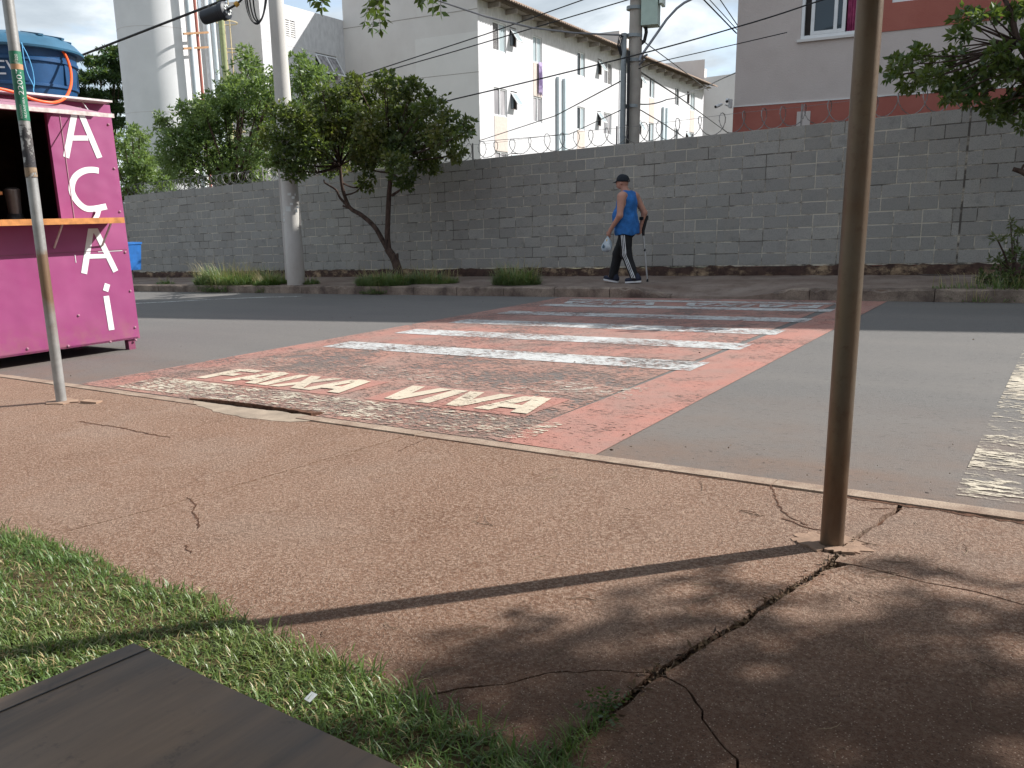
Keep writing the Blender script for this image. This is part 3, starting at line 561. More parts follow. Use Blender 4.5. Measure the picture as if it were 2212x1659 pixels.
# razor wire
rw = empty('razor_wire', (-12, 14, gz(-12)+2.5)); tag(rw, 'coiled razor wire strung along the top of the block wall', 'razor wire')
b = MB(); bb = MB(); rr = random.Random(4); x = -23; pts = []; a = 0.0
def coil(x0, x1, pitch, rad, zc, yc, seed, jit=.25):
    rr = random.Random(seed); pts = []; x = x0; n = 14; ra = rad
    while x < x1:
        pt = pitch*(1+rr.uniform(-jit, jit)); ra = rad*(1+rr.uniform(-.12,.08)); sq = rr.uniform(.55, .95)
        for i in range(n):
            a = 2*math.pi*i/n; xx_ = x+pt*i/n+ra*sq*math.sin(a)*.55
            pts.append(Vector((xx_, yc+ra*math.sin(a)*.75, wb_z(xx_)+zc+ra*math.cos(a+math.pi))))
        x += pt
    return pts
for args in ((-11.5,-.2,.36,.165,2.2+.17,YW+.09,1),(-.2,9,.5,.155,2.36,YW+.09,2),(-23,-11.5,.27,.15,2.2+.155,YW+.09,3),(-21,-13,.34,.15,2.2+.155,YW+.12,5),(-38,-23,.4,.15,2.155,YW+.09,4)):
    P = coil(*args); b.tube(P, .0065, 4, False)
    for i in range(0, len(P)-1, 1):
        p = P[i]; d = (P[i+1]-P[i]).normalized(); s_ = d.cross(Vector((0,1,0))); s_ = s_.normalized() if s_.length > .01 else Vector((0,0,1))
        bb.add([p-d*.016-s_*.011, p+d*.016-s_*.011*.2, p+d*.016+s_*.011, p-d*.016+s_*.011*.2], [(0,1,2,3)])
b.build('coil', 'razor_steel', rw, smooth=True); bb.build('barbs', 'razor_steel', rw)
b = MB()
for zt in (.30,): b.tube([(xx_, YW+.08, wb_z(xx_)+2.2+zt+.012*math.sin(xx_*2.1)) for xx_ in np.arange(-38, 9, 1.0) if xx_ > -23.4], .003, 4)
b.build('tension_wire', 'razor_steel', rw)
for xx_ in (-20.5,-17.2,-13.9,-10.6,-7.3,-4.0,-.9): MB().box((xx_-.012, YW+.07, wb_z(xx_)+2.2), (xx_+.012, YW+.09, wb_z(xx_)+2.2+.33)).build('bracket', 'razor_steel', rw)

# ================================================================== buildings
def holed_wall(mb, A, F, N, s0, s1, z0, z1, holes, depth=.14):
    """vertical wall in plane through A along F (unit), outward normal N, with rectangular openings and their reveals"""
    A = Vector((A[0], A[1], 0)); F = Vector((F[0], F[1], 0)); N = Vector((N[0], N[1], 0))
    P = lambda s, z, d=0: tuple(A+F*s+N*d+Vector((0,0,z)))
    S = sorted({s0, s1, *[h[0] for h in holes], *[h[1] for h in holes]}); Z = sorted({z0, z1, *[h[2] for h in holes], *[h[3] for h in holes]})
    for a, b in zip(S[:-1], S[1:]):
        for c, d in zip(Z[:-1], Z[1:]):
            ms, mz = (a+b)/2, (c+d)/2
            if any(h[0] < ms < h[1] and h[2] < mz < h[3] for h in holes): continue
            mb.add([P(a,c), P(b,c), P(b,d), P(a,d)], [(0,1,2,3)])
    for h in holes:
        a, b, c, d = h[:4]
        mb.add([P(a,c), P(b,c), P(b,c,-depth), P(a,c,-depth)], [(0,1,2,3)]); mb.add([P(a,d), P(b,d), P(b,d,-depth), P(a,d,-depth)], [(3,2,1,0)])
        mb.add([P(a,c), P(a,d), P(a,d,-depth), P(a,c,-depth)], [(3,2,1,0)]); mb.add([P(b,c), P(b,d), P(b,d,-depth), P(b,c,-depth)], [(0,1,2,3)])
def v3(A, F, N, s, z, d): return Vector((A[0]+F[0]*s+N[0]*d, A[1]+F[1]*s+N[1]*d, z))
def frame_bars(mb, A, F, N, a, b, c, d, off, w=.04, t=.05, mull=()):
    F3 = Vector((F[0],F[1],0)); N3 = Vector((N[0],N[1],0)); Z3 = Vector((0,0,1))
    for s, in ((a+w/2,), (b-w/2,)): mb.obox(v3(A,F,N,s,(c+d)/2,off), F3*w/2, N3*t/2, Z3*(d-c)/2)
    for z, in ((c+w/2,), (d-w/2,)): mb.obox(v3(A,F,N,(a+b)/2,z,off+.001), F3*((b-a)/2-w), N3*t/2, Z3*w/2)
    for s in mull: mb.obox(v3(A,F,N,s,(c+d)/2,off+.002), F3*w/2, N3*t/2, Z3*((d-c)/2-w))
def pane_quad(name, mat, parent, A, F, N, a, b, c, d, off, t=.012):
    F3 = Vector((F[0],F[1],0)); N3 = Vector((N[0],N[1],0))
    return MB().obox(v3(A,F,N,(a+b)/2,(c+d)/2,off), F3*(b-a)/2, N3*t/2, Vector((0,0,(d-c)/2))).build(name, mat, parent)
TH = R(5.08)
Fw = (-math.sin(TH), math.cos(TH)); Nw = (math.cos(TH), math.sin(TH))        # along the long facade / its outward normal
# --- white apartment block
WA = (-22.5, 30.2); GBZ = -1.45; WL = 32.6; EAV = 9.92
ap = empty('apartment_block', (WA[0], WA[1], GBZ)); tag(ap, 'long white four-storey apartment block with tiled eaves and a grey gable behind the wall', 'building')
rows = ((7.98, 9.20, 8.38), (5.22, 6.42, 5.62), (2.46, 3.66, 2.86))
holes = []; wins = []
unit = [(1.25,2.42,'slide'),(2.76,3.38,'awn'),(5.0,5.92,'slide'),(10.0,10.97,'slide'),(12.64,13.22,'awn'),(13.55,14.71,'slide'),
        (17.5,18.66,'slide'),(19.0,19.6,'awn'),(20.9,21.82,'slide'),(25.92,26.8,'slide'),(28.6,29.18,'awn'),(29.4,30.45,'slide')]
for r_i, (zb, zt, zm) in enumerate(rows):
    for u_i, (a, b_, kd) in enumerate(unit):
        h = (a, b_, zm if kd == 'awn' else zb, zt); holes.append(h); wins.append((h, kd, r_i, u_i))
b = MB(); holed_wall(b, WA, Fw, Nw, 0, WL, GBZ, EAV-.02, holes); b.build('front_wall', 'facade_white', ap)
rw_ = random.Random(21)
for (a, b_, c, d), kd, ri, ui in wins:
    fb = MB(); 
    if kd == 'slide':
        mid = (a+b_)/2; frame_bars(fb, WA, Fw, Nw, a+.005, b_-.005, c+.005, d-.005, -.07, .05, .06, (mid,))
        w = fb.build('window', 'white_frame', ap); opened = rw_.random() < .45 or (ui in (2, 3, 8) and ri == 0)
        m1 = rw_.choice(['glass_curtain','glass_pale','glass_curtain']) ; m2 = 'window_mesh' if (ui in (0, 5) and ri < 1) else rw_.choice(['glass_curtain','glass_dark','glass_dark','glass_pale'])
        if ui == 0: m1, m2 = ('window_mesh', 'glass_pale') if ri == 0 else ('glass_curtain', 'glass_curtain')
        if ui in (3, 8): m1, m2 = 'glass_dark', 'glass_pale'
        pane_quad('pane', m1, w, WA, Fw, Nw, a+.05, mid-.02, c+.05, d-.05, -.085); pane_quad('pane', m2, w, WA, Fw, Nw, mid+.02, b_-.05, c+.05, d-.05, -.075)
    else:
        frame_bars(fb, WA, Fw, Nw, a+.005, b_-.005, c+.005, d-.005, -.08, .035, .05); w = fb.build('window', 'reveal_brown', ap)
        pane_quad('opening', 'glass_dark', w, WA, Fw, Nw, a+.03, b_-.03, c+.03, d-.03, -.12)
        if ui != 10 or ri: 
            # top-hung sash pushed open
            F3 = Vector((*Fw,0)); N3 = Vector((*Nw,0)); top = v3(WA,Fw,Nw,(a+b_)/2,d-.06,-.02); hgt = d-c-.08; op = .62
            dn = (N3*math.sin(op)-Vector((0,0,1))*math.cos(op)); sb = MB(); hw = (b_-a)/2-.03; nn = dn.cross(F3).normalized()
            ctr = top+dn*hgt/2
            sb.obox(ctr-F3*(hw-.02), F3*.02, nn*.015, dn*hgt/2); sb.obox(ctr+F3*(hw-.02), F3*.02, nn*.015, dn*hgt/2); sb.obox(top+dn*.02, F3*(hw-.04), nn*.015, dn*.02); sb.obox(top+dn*(hgt-.02), F3*(hw-.04), nn*.015, dn*.02)
            sb.build('sash', 'white_frame', w)
            MB().obox(ctr, F3*(hw-.04), nn*.004, dn*(hgt/2-.04)).build('pane', 'glass_pale', w)
for a, b_, z0, z1 in ((5.0,5.92,6.44,7.96),(1.25,2.42,3.68,5.20),(10.0,10.97,3.68,5.20),(20.9,21.82,6.44,7.96),(29.4,30.45,6.44,7.96),(29.4,30.45,3.68,5.20)):
    pane_quad('infill_panel', 'infill_panel', ap, WA, Fw, Nw, a, b_, z0, z1, .004, .02)
for s in (7.62, 8.36, 23.45, 24.15): pane_quad('duct', 'duct_pale', ap, WA, Fw, Nw, s-.14, s+.14, GBZ, 7.6, .08, .15)
for s in (15.9,): MB().tube([v3(WA,Fw,Nw,s,GBZ,.08), v3(WA,Fw,Nw,s,EAV-.1,.08)], .05, 8).build('downpipe', 'pvc_white', ap, smooth=True)
b = MB()
for z in (6.88, 4.12): b.obox(v3(WA,Fw,Nw,WL/2,z,.0), Vector((*Fw,0))*WL/2, Vector((*Nw,0))*.003, Vector((0,0,.012)))
b.build('joint_line', 'facade_grey', ap)
GW_ = 7.4     # gable and rear volume
b = MB(); F3 = Vector((*Fw,0)); N3 = Vector((*Nw,0)); C0 = Vector((WA[0], WA[1], 0))
g0 = C0-F3*.0; rl = C0-N3*GW_
b.add([C0+Vector((0,0,GBZ)), rl+Vector((0,0,GBZ)), rl+Vector((0,0,11.9)), C0+N3*.0+Vector((0,0,11.9))], [(3,2,1,0)])
e0, e1 = C0+F3*WL, rl+F3*WL
b.build('gable_wall', 'facade_grey', ap); b = MB(); b.add([e0+Vector((0,0,GBZ)), e1+Vector((0,0,GBZ)), e1+Vector((0,0,11.9)), e0+Vector((0,0,11.9))], [(0,1,2,3)])
b.build('gable_wall', 'facade_grey', ap)
pane_quad('gable_render_patch', 'facade_pale', ap, WA, (-Nw[0],-Nw[1]), (-Fw[0],-Fw[1]), .0, 3.3, GBZ, 8.55, .002, .01)
for z in (6.9, 9.45):
    pane_quad('gable_joint', 'roof_beam', ap, WA, (-Nw[0],-Nw[1]), (-Fw[0],-Fw[1]), .0, GW_, z-.012, z+.012, .006, .01)
# parapet return above the eave at the near gable and mid stair towers
MB().obox(C0-N3*(GW_/2+.2)+F3*.15+Vector((0,0,11.0)), N3*(GW_/2-.2), F3*.14, Vector((0,0,.9))).build('parapet', 'facade_grey', ap)
for xl_, xr_, yt_, back in ((1252,1338,66,3.2),(1438,1514,144,3.2)):
    Cn = onPlane(xr_, yt_, (WA[0]-Nw[0]*back, WA[1]-Nw[1]*back), Nw); Cl = onPlane(xl_, yt_, (Cn.x, Cn.y), Fw); wd_ = (Cn.xy-Cl.xy).length
    ct = Cn-N3*wd_/2+F3*.9; MB().obox((ct.x, ct.y, (9.5+Cn.z)/2), N3*wd_/2, F3*.9, Vector((0,0,(Cn.z-9.5)/2))).build('stair_tower', 'facade_grey', ap)
# tiled eave, wavy at its edge
nn_ = int((WL+.7)/.055); V = []; F = []
for i in range(nn_+1):
    s = -.15+(WL+.7)*i/nn_; wv = .035*math.sin(2*math.pi*s/.22)
    for d, z in ((.92, EAV-.02), (.92, EAV+.03), (-3.6, EAV+1.05)):
        V.append(tuple(v3(WA,Fw,Nw,s,z+wv,d)))
for i in range(nn_):
    for j in range(2): F.append((i*3+j, (i+1)*3+j, (i+1)*3+j+1, i*3+j+1))
rf = link('roof', npmesh('roof', V, F), 'roof_tile', ap)
MB().obox(v3(WA,Fw,Nw,WL/2+.2,EAV-.06,.22), F3*(WL/2+.35), N3*.215, Vector((0,0,.02))).build('soffit', 'roof_under', rf)
MB().obox(v3(WA,Fw,Nw,-.17,EAV+.02,.40), F3*.10, N3*.30, Vector((0,0,.17))).build('gutter_box', 'gutter_metal', rf)
s = .9
while s < WL: MB().obox(v3(WA,Fw,Nw,s,EAV-.20,.30), F3*.05, N3*.29, Vector((0,0,.10))).build('eave_bracket', 'roof_beam', rf); s += 1.52
# --- lower wing to the left of it
WB = rl.copy(); 
wg = empty('apartment_wing', (WB.x, WB.y, GBZ)); tag(wg, 'pale apartment wing with a louvred vent and an open window behind the trees', 'building')
WBt = (WB.x, WB.y); Fb = (-Fw[0], -Fw[1])
pl = lambda x, y: (lambda P: ((P.xy-Vector(WBt)).dot(Vector(Fb)), P.z))(onPlane(x, y, WBt, Nw))
s_end = pl(566, 100)[0]; ztop = pl(700, 33)[1]
(va, vz1), (vb, vz0) = pl(727-.4+0, 60), pl(727, 60)
hv = (pl(637,60)[0], pl(616,60)[0], pl(627,82)[1], pl(627,44)[1]); hw_ = (pl(728,150)[0], pl(683,150)[0], pl(690,166)[1], pl(690,115)[1])
b = MB(); holed_wall(b, WBt, Fb, Nw, 0, s_end, GBZ, ztop, [hv, hw_], .2); b.build('front_wall', 'facade_white', wg)
b = MB(); q0 = Vector((*WBt,0))+Vector((*Fb,0))*s_end; q1 = q0-N3*9
b.add([q0+Vector((0,0,GBZ)), q1+Vector((0,0,GBZ)), q1+Vector((0,0,ztop)), q0+Vector((0,0,ztop))], [(3,2,1,0)])
b.add([q0+Vector((0,0,ztop)), q1+Vector((0,0,ztop)), Vector((*WBt,0))-N3*9+Vector((0,0,ztop)), Vector((*WBt,0))+Vector((0,0,ztop))], [(0,1,2,3)])
b.build('end_wall', 'facade_grey', wg)
pane_quad('vent_back', 'dark_reveal', wg, WBt, Fb, Nw, hv[0], hv[1], hv[2], hv[3], -.19)
for i in range(8):
    z = hv[2]+(hv[3]-hv[2])*(i+.5)/8
    MB().obox(v3(WBt,Fb,Nw,(hv[0]+hv[1])/2,z,-.06), Vector((*Fb,0))*(hv[1]-hv[0])/2, N3*.05+Vector((0,0,-.03)), Vector((0,0,.025))).build('slat', 'facade_pale', wg)
pane_quad('vent_mullion', 'facade_pale', wg, WBt, Fb, Nw, (hv[0]+hv[1])/2-.04, (hv[0]+hv[1])/2+.04, hv[2], hv[3], -.03, .04)
w = pane_quad('window', 'dark_reveal', wg, WBt, Fb, Nw, hw_[0], hw_[1], hw_[2], hw_[3], -.19)
Fb3 = Vector((*Fb,0)); top = v3(WBt,Fb,Nw,(hw_[0]+hw_[1])/2,hw_[3]-.05,-.02); hgt = (hw_[3]-hw_[2]); dn = N3*math.sin(.55)-Vector((0,0,1))*math.cos(.55); hw2 = (hw_[1]-hw_[0])/2; nn2 = dn.cross(Fb3).normalized()
sb = MB(); ctr = top+dn*hgt/2
for o_ in (-hw2+.03, 0, hw2-.03): sb.obox(ctr+Fb3*o_, Fb3*.035, nn2*.02, dn*hgt/2)
for o_ in (.03, hgt-.03): sb.obox(top+dn*o_, Fb3*(hw2-.02), nn2*.019, dn*.035)
sb.build('sash', 'white_frame', w)
for o_ in (-hw2/2, hw2/2): MB().obox(ctr+Fb3*o_, Fb3*(hw2/2-.05), nn2*.004, dn*(hgt/2-.06)).build('pane', 'glass_curtain', w)
pane_quad('joint_line', 'facade_grey', wg, WBt, Fb, Nw, 0, s_end, hv[2]-.35, hv[2]-.33, .004, .006)
# satellite dish on the wing roof edge
dp = atD(797, 36, 41.5); dish = empty('satellite_dish', dp); tag(dish, 'small white satellite dish on the roof edge beside the tall grey gable', 'satellite dish')
b = MB(); ax = Vector((-.75,-.45,.45)).normalized(); ux = ax.orthogonal().normalized(); uy = ax.cross(ux); n = 18
for rr_ in range(5):
    for j in range(n): a = 2*math.pi*j/n; q = dp+Vector((0,0,.25))+(ux*math.cos(a)+uy*math.sin(a))*.09*(rr_+.2)+ax*.05*(rr_/4)**2; b.v.append(tuple(q))
for rr_ in range(4):
    for j in range(n): b.f.append((rr_*n+j, rr_*n+(j+1)%n, (rr_+1)*n+(j+1)%n, (rr_+1)*n+j))
b.build('reflector', 'dish_white', dish, smooth=True)
MB().tube([dp+Vector((0,0,-.35)), dp+Vector((0,0,.2))], .025, 6).tube([dp+Vector((0,0,.2)), dp+Vector((0,0,.25))+ax*.4], .012, 5).build('mount', 'dish_white', dish)
# --- far block seen past the long facade
fbk = empty('far_apartment_block', (-23, 72, -1.5)); tag(fbk, 'distant grey block end beyond the white apartment block', 'building')
pa = atD(1519, 168, 78); pb = atD(1720, 168, 74)
dv = Vector((pb.x-pa.x, pb.y-pa.y, 0)).normalized(); nv = Vector((dv.y,-dv.x,0)); cc_ = (pa+pb)/2
MB().obox((cc_.x-nv.x*4, cc_.y-nv.y*4, (pa.z-2)/2), dv*((pb-pa).length/2), nv*4, Vector((0,0,(pa.z+2)/2))).build('wall', 'facade_grey', fbk)
MB().obox((cc_.x+dv.x*1.0, cc_.y+dv.y*1.0, 2.2), dv*4.2, nv*.05, Vector((0,0,3.7))).build('render_patch', 'facade_pale', fbk)

# --- pink and red building, upper right
PA = (-5.9, 16.1); Fp = (math.cos(TH), math.sin(TH)); Np = (math.sin(TH), -math.cos(TH))
pk = empty('pink_building', (PA[0], PA[1], -.25)); tag(pk, 'beige three-storey building with brick-red bands behind the wall at right', 'building')
WZ0, WZ1 = 4.06, 5.22
hp = [(1.16, 2.40, WZ0, WZ1), (2.66, 3.32, 4.50, 5.10), (5.6, 7.3, WZ0, WZ1), (1.16, 2.98, 6.8, 8.0), (5.6, 7.3, 6.8, 8.0)]
b = MB(); holed_wall(b, PA, Fp, Np, 0, 15, -.4, 8.35, hp, .12); b.build('front_wall', 'facade_pink', pk)
F3p = Vector((*Fp,0)); N3p = Vector((*Np,0)); P0 = Vector((*PA,0)); b = MB()
q = [P0, P0+F3p*15, P0+F3p*15-N3p*10, P0-N3p*10]
b.add([p+Vector((0,0,-.4)) for p in q]+[p+Vector((0,0,8.35)) for p in q], [(1,2,6,5),(2,3,7,6),(3,0,4,7),(4,5,6,7)]); b.build('side_walls', 'facade_pink', pk)
MB().obox(P0+F3p*7.5-N3p*5+Vector((0,0,8.45)), F3p*7.7, N3p*5.2, Vector((0,0,.12))).build('roof_slab', 'facade_grey', pk)
pane_quad('red_band', 'facade_red', pk, PA, Fp, Np, -.01, 15, -.4, 2.96, .004, .02)
pane_quad('band_edge', 'facade_pale', pk, PA, Fp, Np, -.01, 15, 2.96, 2.985, .007, .03)
b = MB(); holed_wall(b, (PA[0]+Np[0]*.012, PA[1]+Np[1]*.012), Fp, Np, 2.47, 4.9, 4.04, 6.6, [hp[1]], .02); b.build('red_panel', 'facade_red', pk)
pane_quad('pale_patch', 'facade_pink', pk, PA, Fp, Np, 1.18, 1.42, 2.4, 2.80, .020, .01)
for i, (a, b_, c, d) in enumerate(hp):
    fb = MB(); frame_bars(fb, PA, Fp, Np, a+.003, b_-.003, c+.003, d-.003, -.04, .055, .07); w = fb.build('window', 'white_frame', pk)
    if i == 1:
        pane_quad('pane', 'glass_dark', w, PA, Fp, Np, a+.05, b_-.05, c+.05, d-.05, -.07)
        continue
    s1 = MB(); m1 = a+.17; m2 = a+(.76 if i == 0 else 1.1); frame_bars(s1, PA, Fp, Np, m1, m2, c+.06, d-.06, -.02, .06, .03, (m2-.17,)); s1.build('sash', 'white_frame', w)
    pane_quad('pane', 'glass_dark', w, PA, Fp, Np, m1+.05, m2-.05, c+.1, d-.1, -.022); pane_quad('opening', 'dark_reveal', w, PA, Fp, Np, a+.03, m1+.02, c+.04, d-.04, -.10)
    cb = MB(); k = 30
    for j in range(k+1):
        s_ = m2+.01+(b_-m2-.07)*j/k; off = -.085+.018*math.sin(j*1.9)+.01*math.sin(j*.7)
        cb.v += [tuple(v3(PA,Fp,Np,s_,c+.05,off)), tuple(v3(PA,Fp,Np,s_,d-.05,off))]
    for j in range(k): cb.f.append((2*j, 2*j+2, 2*j+3, 2*j+1))
    cb.build('curtain', 'curtain_pink', w, smooth=True)
    pane_quad('sill', 'facade_pale', pk, PA, Fp, Np, a-.05, b_+.05, c-.05, c-.005, .02, .06)
# security camera on its corner
sc0 = atD(1570, 224, 17.0); sc = empty('security_camera', sc0); tag(sc, 'white twin-head security camera on the corner of the red and beige building', 'security camera')
MB().obox(sc0+Vector((.06,.03,.0)), (.02,0,0), (0,.06,0), (0,0,.08)).tube([sc0+Vector((.06,0,-.05)), sc0+Vector((.0,-.08,-.03))], .014, 6).build('bracket', 'camera_white', sc)
for dx, dz in ((.03,.06),(-.10,-.02)):
    q = sc0+Vector((dx,-.08,dz)); MB().tube([q+Vector((.0,.08,.02)), q, q+Vector((-.05 if dx < 0 else .04,-.10,-.04))], [.02,.03,.03], 12).build('head', 'camera_white', sc, smooth=True)
    q2 = q+Vector((-.05 if dx < 0 else .04,-.10,-.04)); MB().tube([q2, q2+Vector((-.004 if dx<0 else .003,-.01,-.004))], .023, 12).build('lens', 'cable_black', sc)
# towel on the open window of the white block
tw = MB(); k = 10
for i in range(k+1):
    for j in range(9):
        s_ = 5.42+.36*i/k+.06*(j/8)*((i/k)-.2); z_ = 8.03-1.35*j/8-(.12*math.sin(i*1.7)+.1)*(j/8); tw.v.append(tuple(v3(WA,Fw,Nw,s_,z_,.07+.04*math.sin(i*2.1+j*.3))))
for i in range(k):
    for j in range(8): tw.f.append((i*9+j, (i+1)*9+j, (i+1)*9+j+1, i*9+j+1))
towel = tw.build('towel', 'towel', smooth=True); md = towel.modifiers.new('s', 'SOLIDIFY'); md.thickness = .012
tag(towel, 'striped lilac towel hanging from an open top-floor window of the white block', 'towel')

# --- water tower with pipes
TD = 35.0; _a = [math.atan2(*atD(px, 110, 1).xy) for px in (256, 437)]; _am = sum(_a)/2; tcx = Vector((TD*math.sin(_am), TD*math.cos(_am), 0)); tb = Vector((tcx.x, tcx.y, -1.6)); Rt = TD*math.sin(abs(_a[1]-_a[0])/2)
tower = empty('water_tower', tb); tag(tower, 'tall round white water tower with coloured pipes and a ladder behind the trees', 'water tower')
MB().lathe([(Rt,0),(Rt,17.5),(Rt+.1,17.6),(Rt+.1,17.9),(.2,18.4)], tb, 64).build('shaft', 'tower_white', tower, smooth=True, angle=30)
for z in (3.4,6.3,9.2,12.1): MB().lathe([(Rt-.05,-.008),(Rt+.004,-.008),(Rt+.004,.008),(Rt-.05,.008)], tb+Vector((0,0,z)), 64).build('weld_seam', 'facade_grey', tower, smooth=True)
for px, rad, mt, dd in ((410,.09,'pvc_white',-1.35),(425,.055,'pipe_red',-1.1),(446,.12,'pvc_white',-.6),(461,.085,'pvc_white',-.35),(479,.10,'pipe_green',-.2)):
    q = atD(px, 60, TD+dd); MB().tube([(q.x,q.y,-1.6),(q.x,q.y,13.5)], rad, 12).build('pipe', mt, tower, smooth=True)
for yy_ in (102,70): MB().bar(atD(396,yy_+3,TD-1.62), atD(450,yy_,TD-.95), .05, .07).build('pipe_bracket', 'rust_bracket', tower)
lb = MB()
for px in (466,472):
    q = atD(px, 60, TD-.15); lb.tube([(q.x,q.y,-1.6),(q.x,q.y,13.5)], .02, 6)
qa, qb = atD(466,60,TD-.15), atD(472,60,TD-.15)
for i in range(48): z = -1.3+i*.3; lb.tube([(qa.x,qa.y,z),(qb.x,qb.y,z)], .014, 5)
lb.build('ladder', 'pvc_white', tower, smooth=True)
lb = MB(); lq = atD(491, 60, TD+.4)
for dx in (-.16,.16): lb.tube([(lq.x+dx,lq.y,-1.6),(lq.x+dx,lq.y,13.5)], .022, 6)
for i in range(15):
    z = .2+i*1.0; lb.tube([(lq.x+.38*math.cos(a),lq.y+.38*math.sin(a),z) for a in np.linspace(0, 2*math.pi, 17)], .02, 5)
lb.build('caged_ladder', 'ladder_cream', tower, smooth=True)

# ================================================================== poles
def tapered(name, mat, parent, p0, p1, r0, r1, n=24): return MB().tube([p0, p1], [r0, r1], n).build(name, mat, parent, smooth=True)
# near right steel post
pr = Vector((-.622, 2.82, gz(-.622)-.05)); ptop = atY(1880, 0, 2.826); dirp = (ptop-Vector((-.622,2.82,gz(-.622)))).normalized()
po = empty('rusty_post', (pr.x, pr.y, gz(pr.x))); tag(po, 'rusty brown steel post standing in the cracked near pavement at right', 'post')
tapered('shaft', 'pole_rusty', po, pr, pr+dirp*3.3, .0385, .0385, 32); MB().tube([pr+dirp*3.3, pr+dirp*3.325], [.041,.03], 20).build('cap', 'pole_rusty', po, smooth=True)
# left galvanised post with election sticker
pb0 = onG(133, 868); ptop = atY(17, 0, pb0.y); d_ = (ptop-pb0).normalized(); rl_ = .036
pl_o = empty('stickered_post', pb0); tag(pl_o, 'grey galvanised post with a green sticker in front of the purple kiosk', 'post')
def alongp(t): return pb0+d_*t
Lp = (ptop-pb0).length
tapered('shaft', 'pole_galvanised', pl_o, alongp(-.08), alongp(Lp+.6), rl_, rl_, 28)
MB().tube([alongp(Lp+.6), alongp(Lp+.63)], [.04,.03], 20).build('cap', 'pole_galvanised', pl_o, smooth=True)
def tpx(y): return min(((abs((lambda c: PH/2-PF*c.dot(_u2)/c.dot(_fw))(alongp(t_)-CAM)-y)), t_) for t_ in np.linspace(0, Lp, 400))[1]
MB().tube([alongp(tpx(385)), alongp(tpx(270))], rl_+.0012, 28, False).build('paint_mark', 'pole_black_stain', pl_o, smooth=True)
MB().tube([alongp(tpx(383)), alongp(tpx(362))], rl_+.0022, 28, False).build('paint_mark', 'pole_tan_stain', pl_o, smooth=True)
ex = d_.cross(Vector((0,1,0))).normalized(); vdir = Vector((pb0.x, pb0.y, 0)).normalized(); fx_ = (-vdir).normalized(); side = d_.cross(fx_).normalized()
def wrap(t, a, r): return alongp(t)+(fx_*math.cos(a)+side*math.sin(a))*r
def sleeve(name, y0, y1, a0, a1, r, mat):
    t0, t1 = tpx(y0), tpx(y1); b = MB(); k = 14
    for i in range(k+1):
        a = a0+(a1-a0)*i/k; b.v += [tuple(wrap(t0, a, r)), tuple(wrap(t1, a, r))]
    for i in range(k): b.f.append((2*i, 2*i+2, 2*i+3, 2*i+1))
    return b.build(name, mat, pl_o, smooth=True)
st_ = sleeve('sticker', 262, 112, -1.5, 1.7, rl_+.0020, 'sticker_green')
sleeve('sticker_photo', 150, 139, -1.3, 1.4, rl_+.0026, 'sticker_orange')
def wrap_text(txt, y0, y1, acen, hgt, mat):
    V, F = text_mesh(txt, 1.0); V = np.array(V); mn, mx = V.min(0), V.max(0); t0, t1 = tpx(y0), tpx(y1)
    b = MB()
    out = [wrap(t0+(t1-t0)*(v[0]-mn[0])/(mx[0]-mn[0]), acen+((v[1]-(mn[1]+mx[1])/2)/(mx[1]-mn[1]))*-hgt/rl_, rl_+.0034) for v in V]
    b.add(out, F); return b.build('sticker_text', mat, st_)
wrap_text('22007', 207, 152, .15, .030, 'sticker_white'); wrap_text('ALCANTARA', 257, 212, .35, .013, 'sticker_white'); wrap_text('ROGERIO', 257, 228, -.25, .012, 'sticker_white'); wrap_text('220', 133, 118, .1, .016, 'sticker_white')
# concrete utility pole
cp0 = Vector((atY(641, 622, 11.62).x, 11.62, 0)); cp0.z = farz(cp0.x, 11.62); Dc = math.hypot(cp0.x, cp0.y); ctop = atD(596, 0, Dc)
up = empty('utility_pole', cp0); tag(up, 'pale concrete utility pole in the grass left of the street tree', 'utility pole')
dc = (ctop-cp0).normalized(); Lc = (ctop-cp0).length
rad0 = 19.3/PF*(cp0-CAM).dot(_fw); rad1 = 16.0/PF*(ctop-CAM).dot(_fw)
prof_n = 16; b = MB(); lev = [(-.15, rad0*1.01),(0, rad0),(Lc, rad1),(Lc+3.0, rad1*.92)]
b.tube([cp0+dc*t_ for t_, _ in lev], [r for _, r in lev], 28); b.build('shaft', 'pole_concrete', up, smooth=True)
sdv = (-_r2*.93-_fw*.35).normalized(); q0 = cp0+dc*.1+sdv*(rad0*.93); tt = 3.1; q1 = cp0+dc*tt+sdv*(rad0*.87)
MB().bar(q0, q1, .07, .05, up=_fw).build('cable_guard', 'pole_concrete', up)
r_ = random.Random(2)
for i in range(9):
    zz = 1.55+r_.uniform(-.28,.28); a = r_.uniform(-.7,.9); c_ = cp0+dc*zz+(_r2*math.sin(a)-_fw*math.cos(a))*(rad0*.945)
    MB().obox(c_, _r2*r_.uniform(.02,.06), Vector((0,0,r_.uniform(.015,.05))), _fw*.004).build('paper_scrap', 'sticker_white', up)
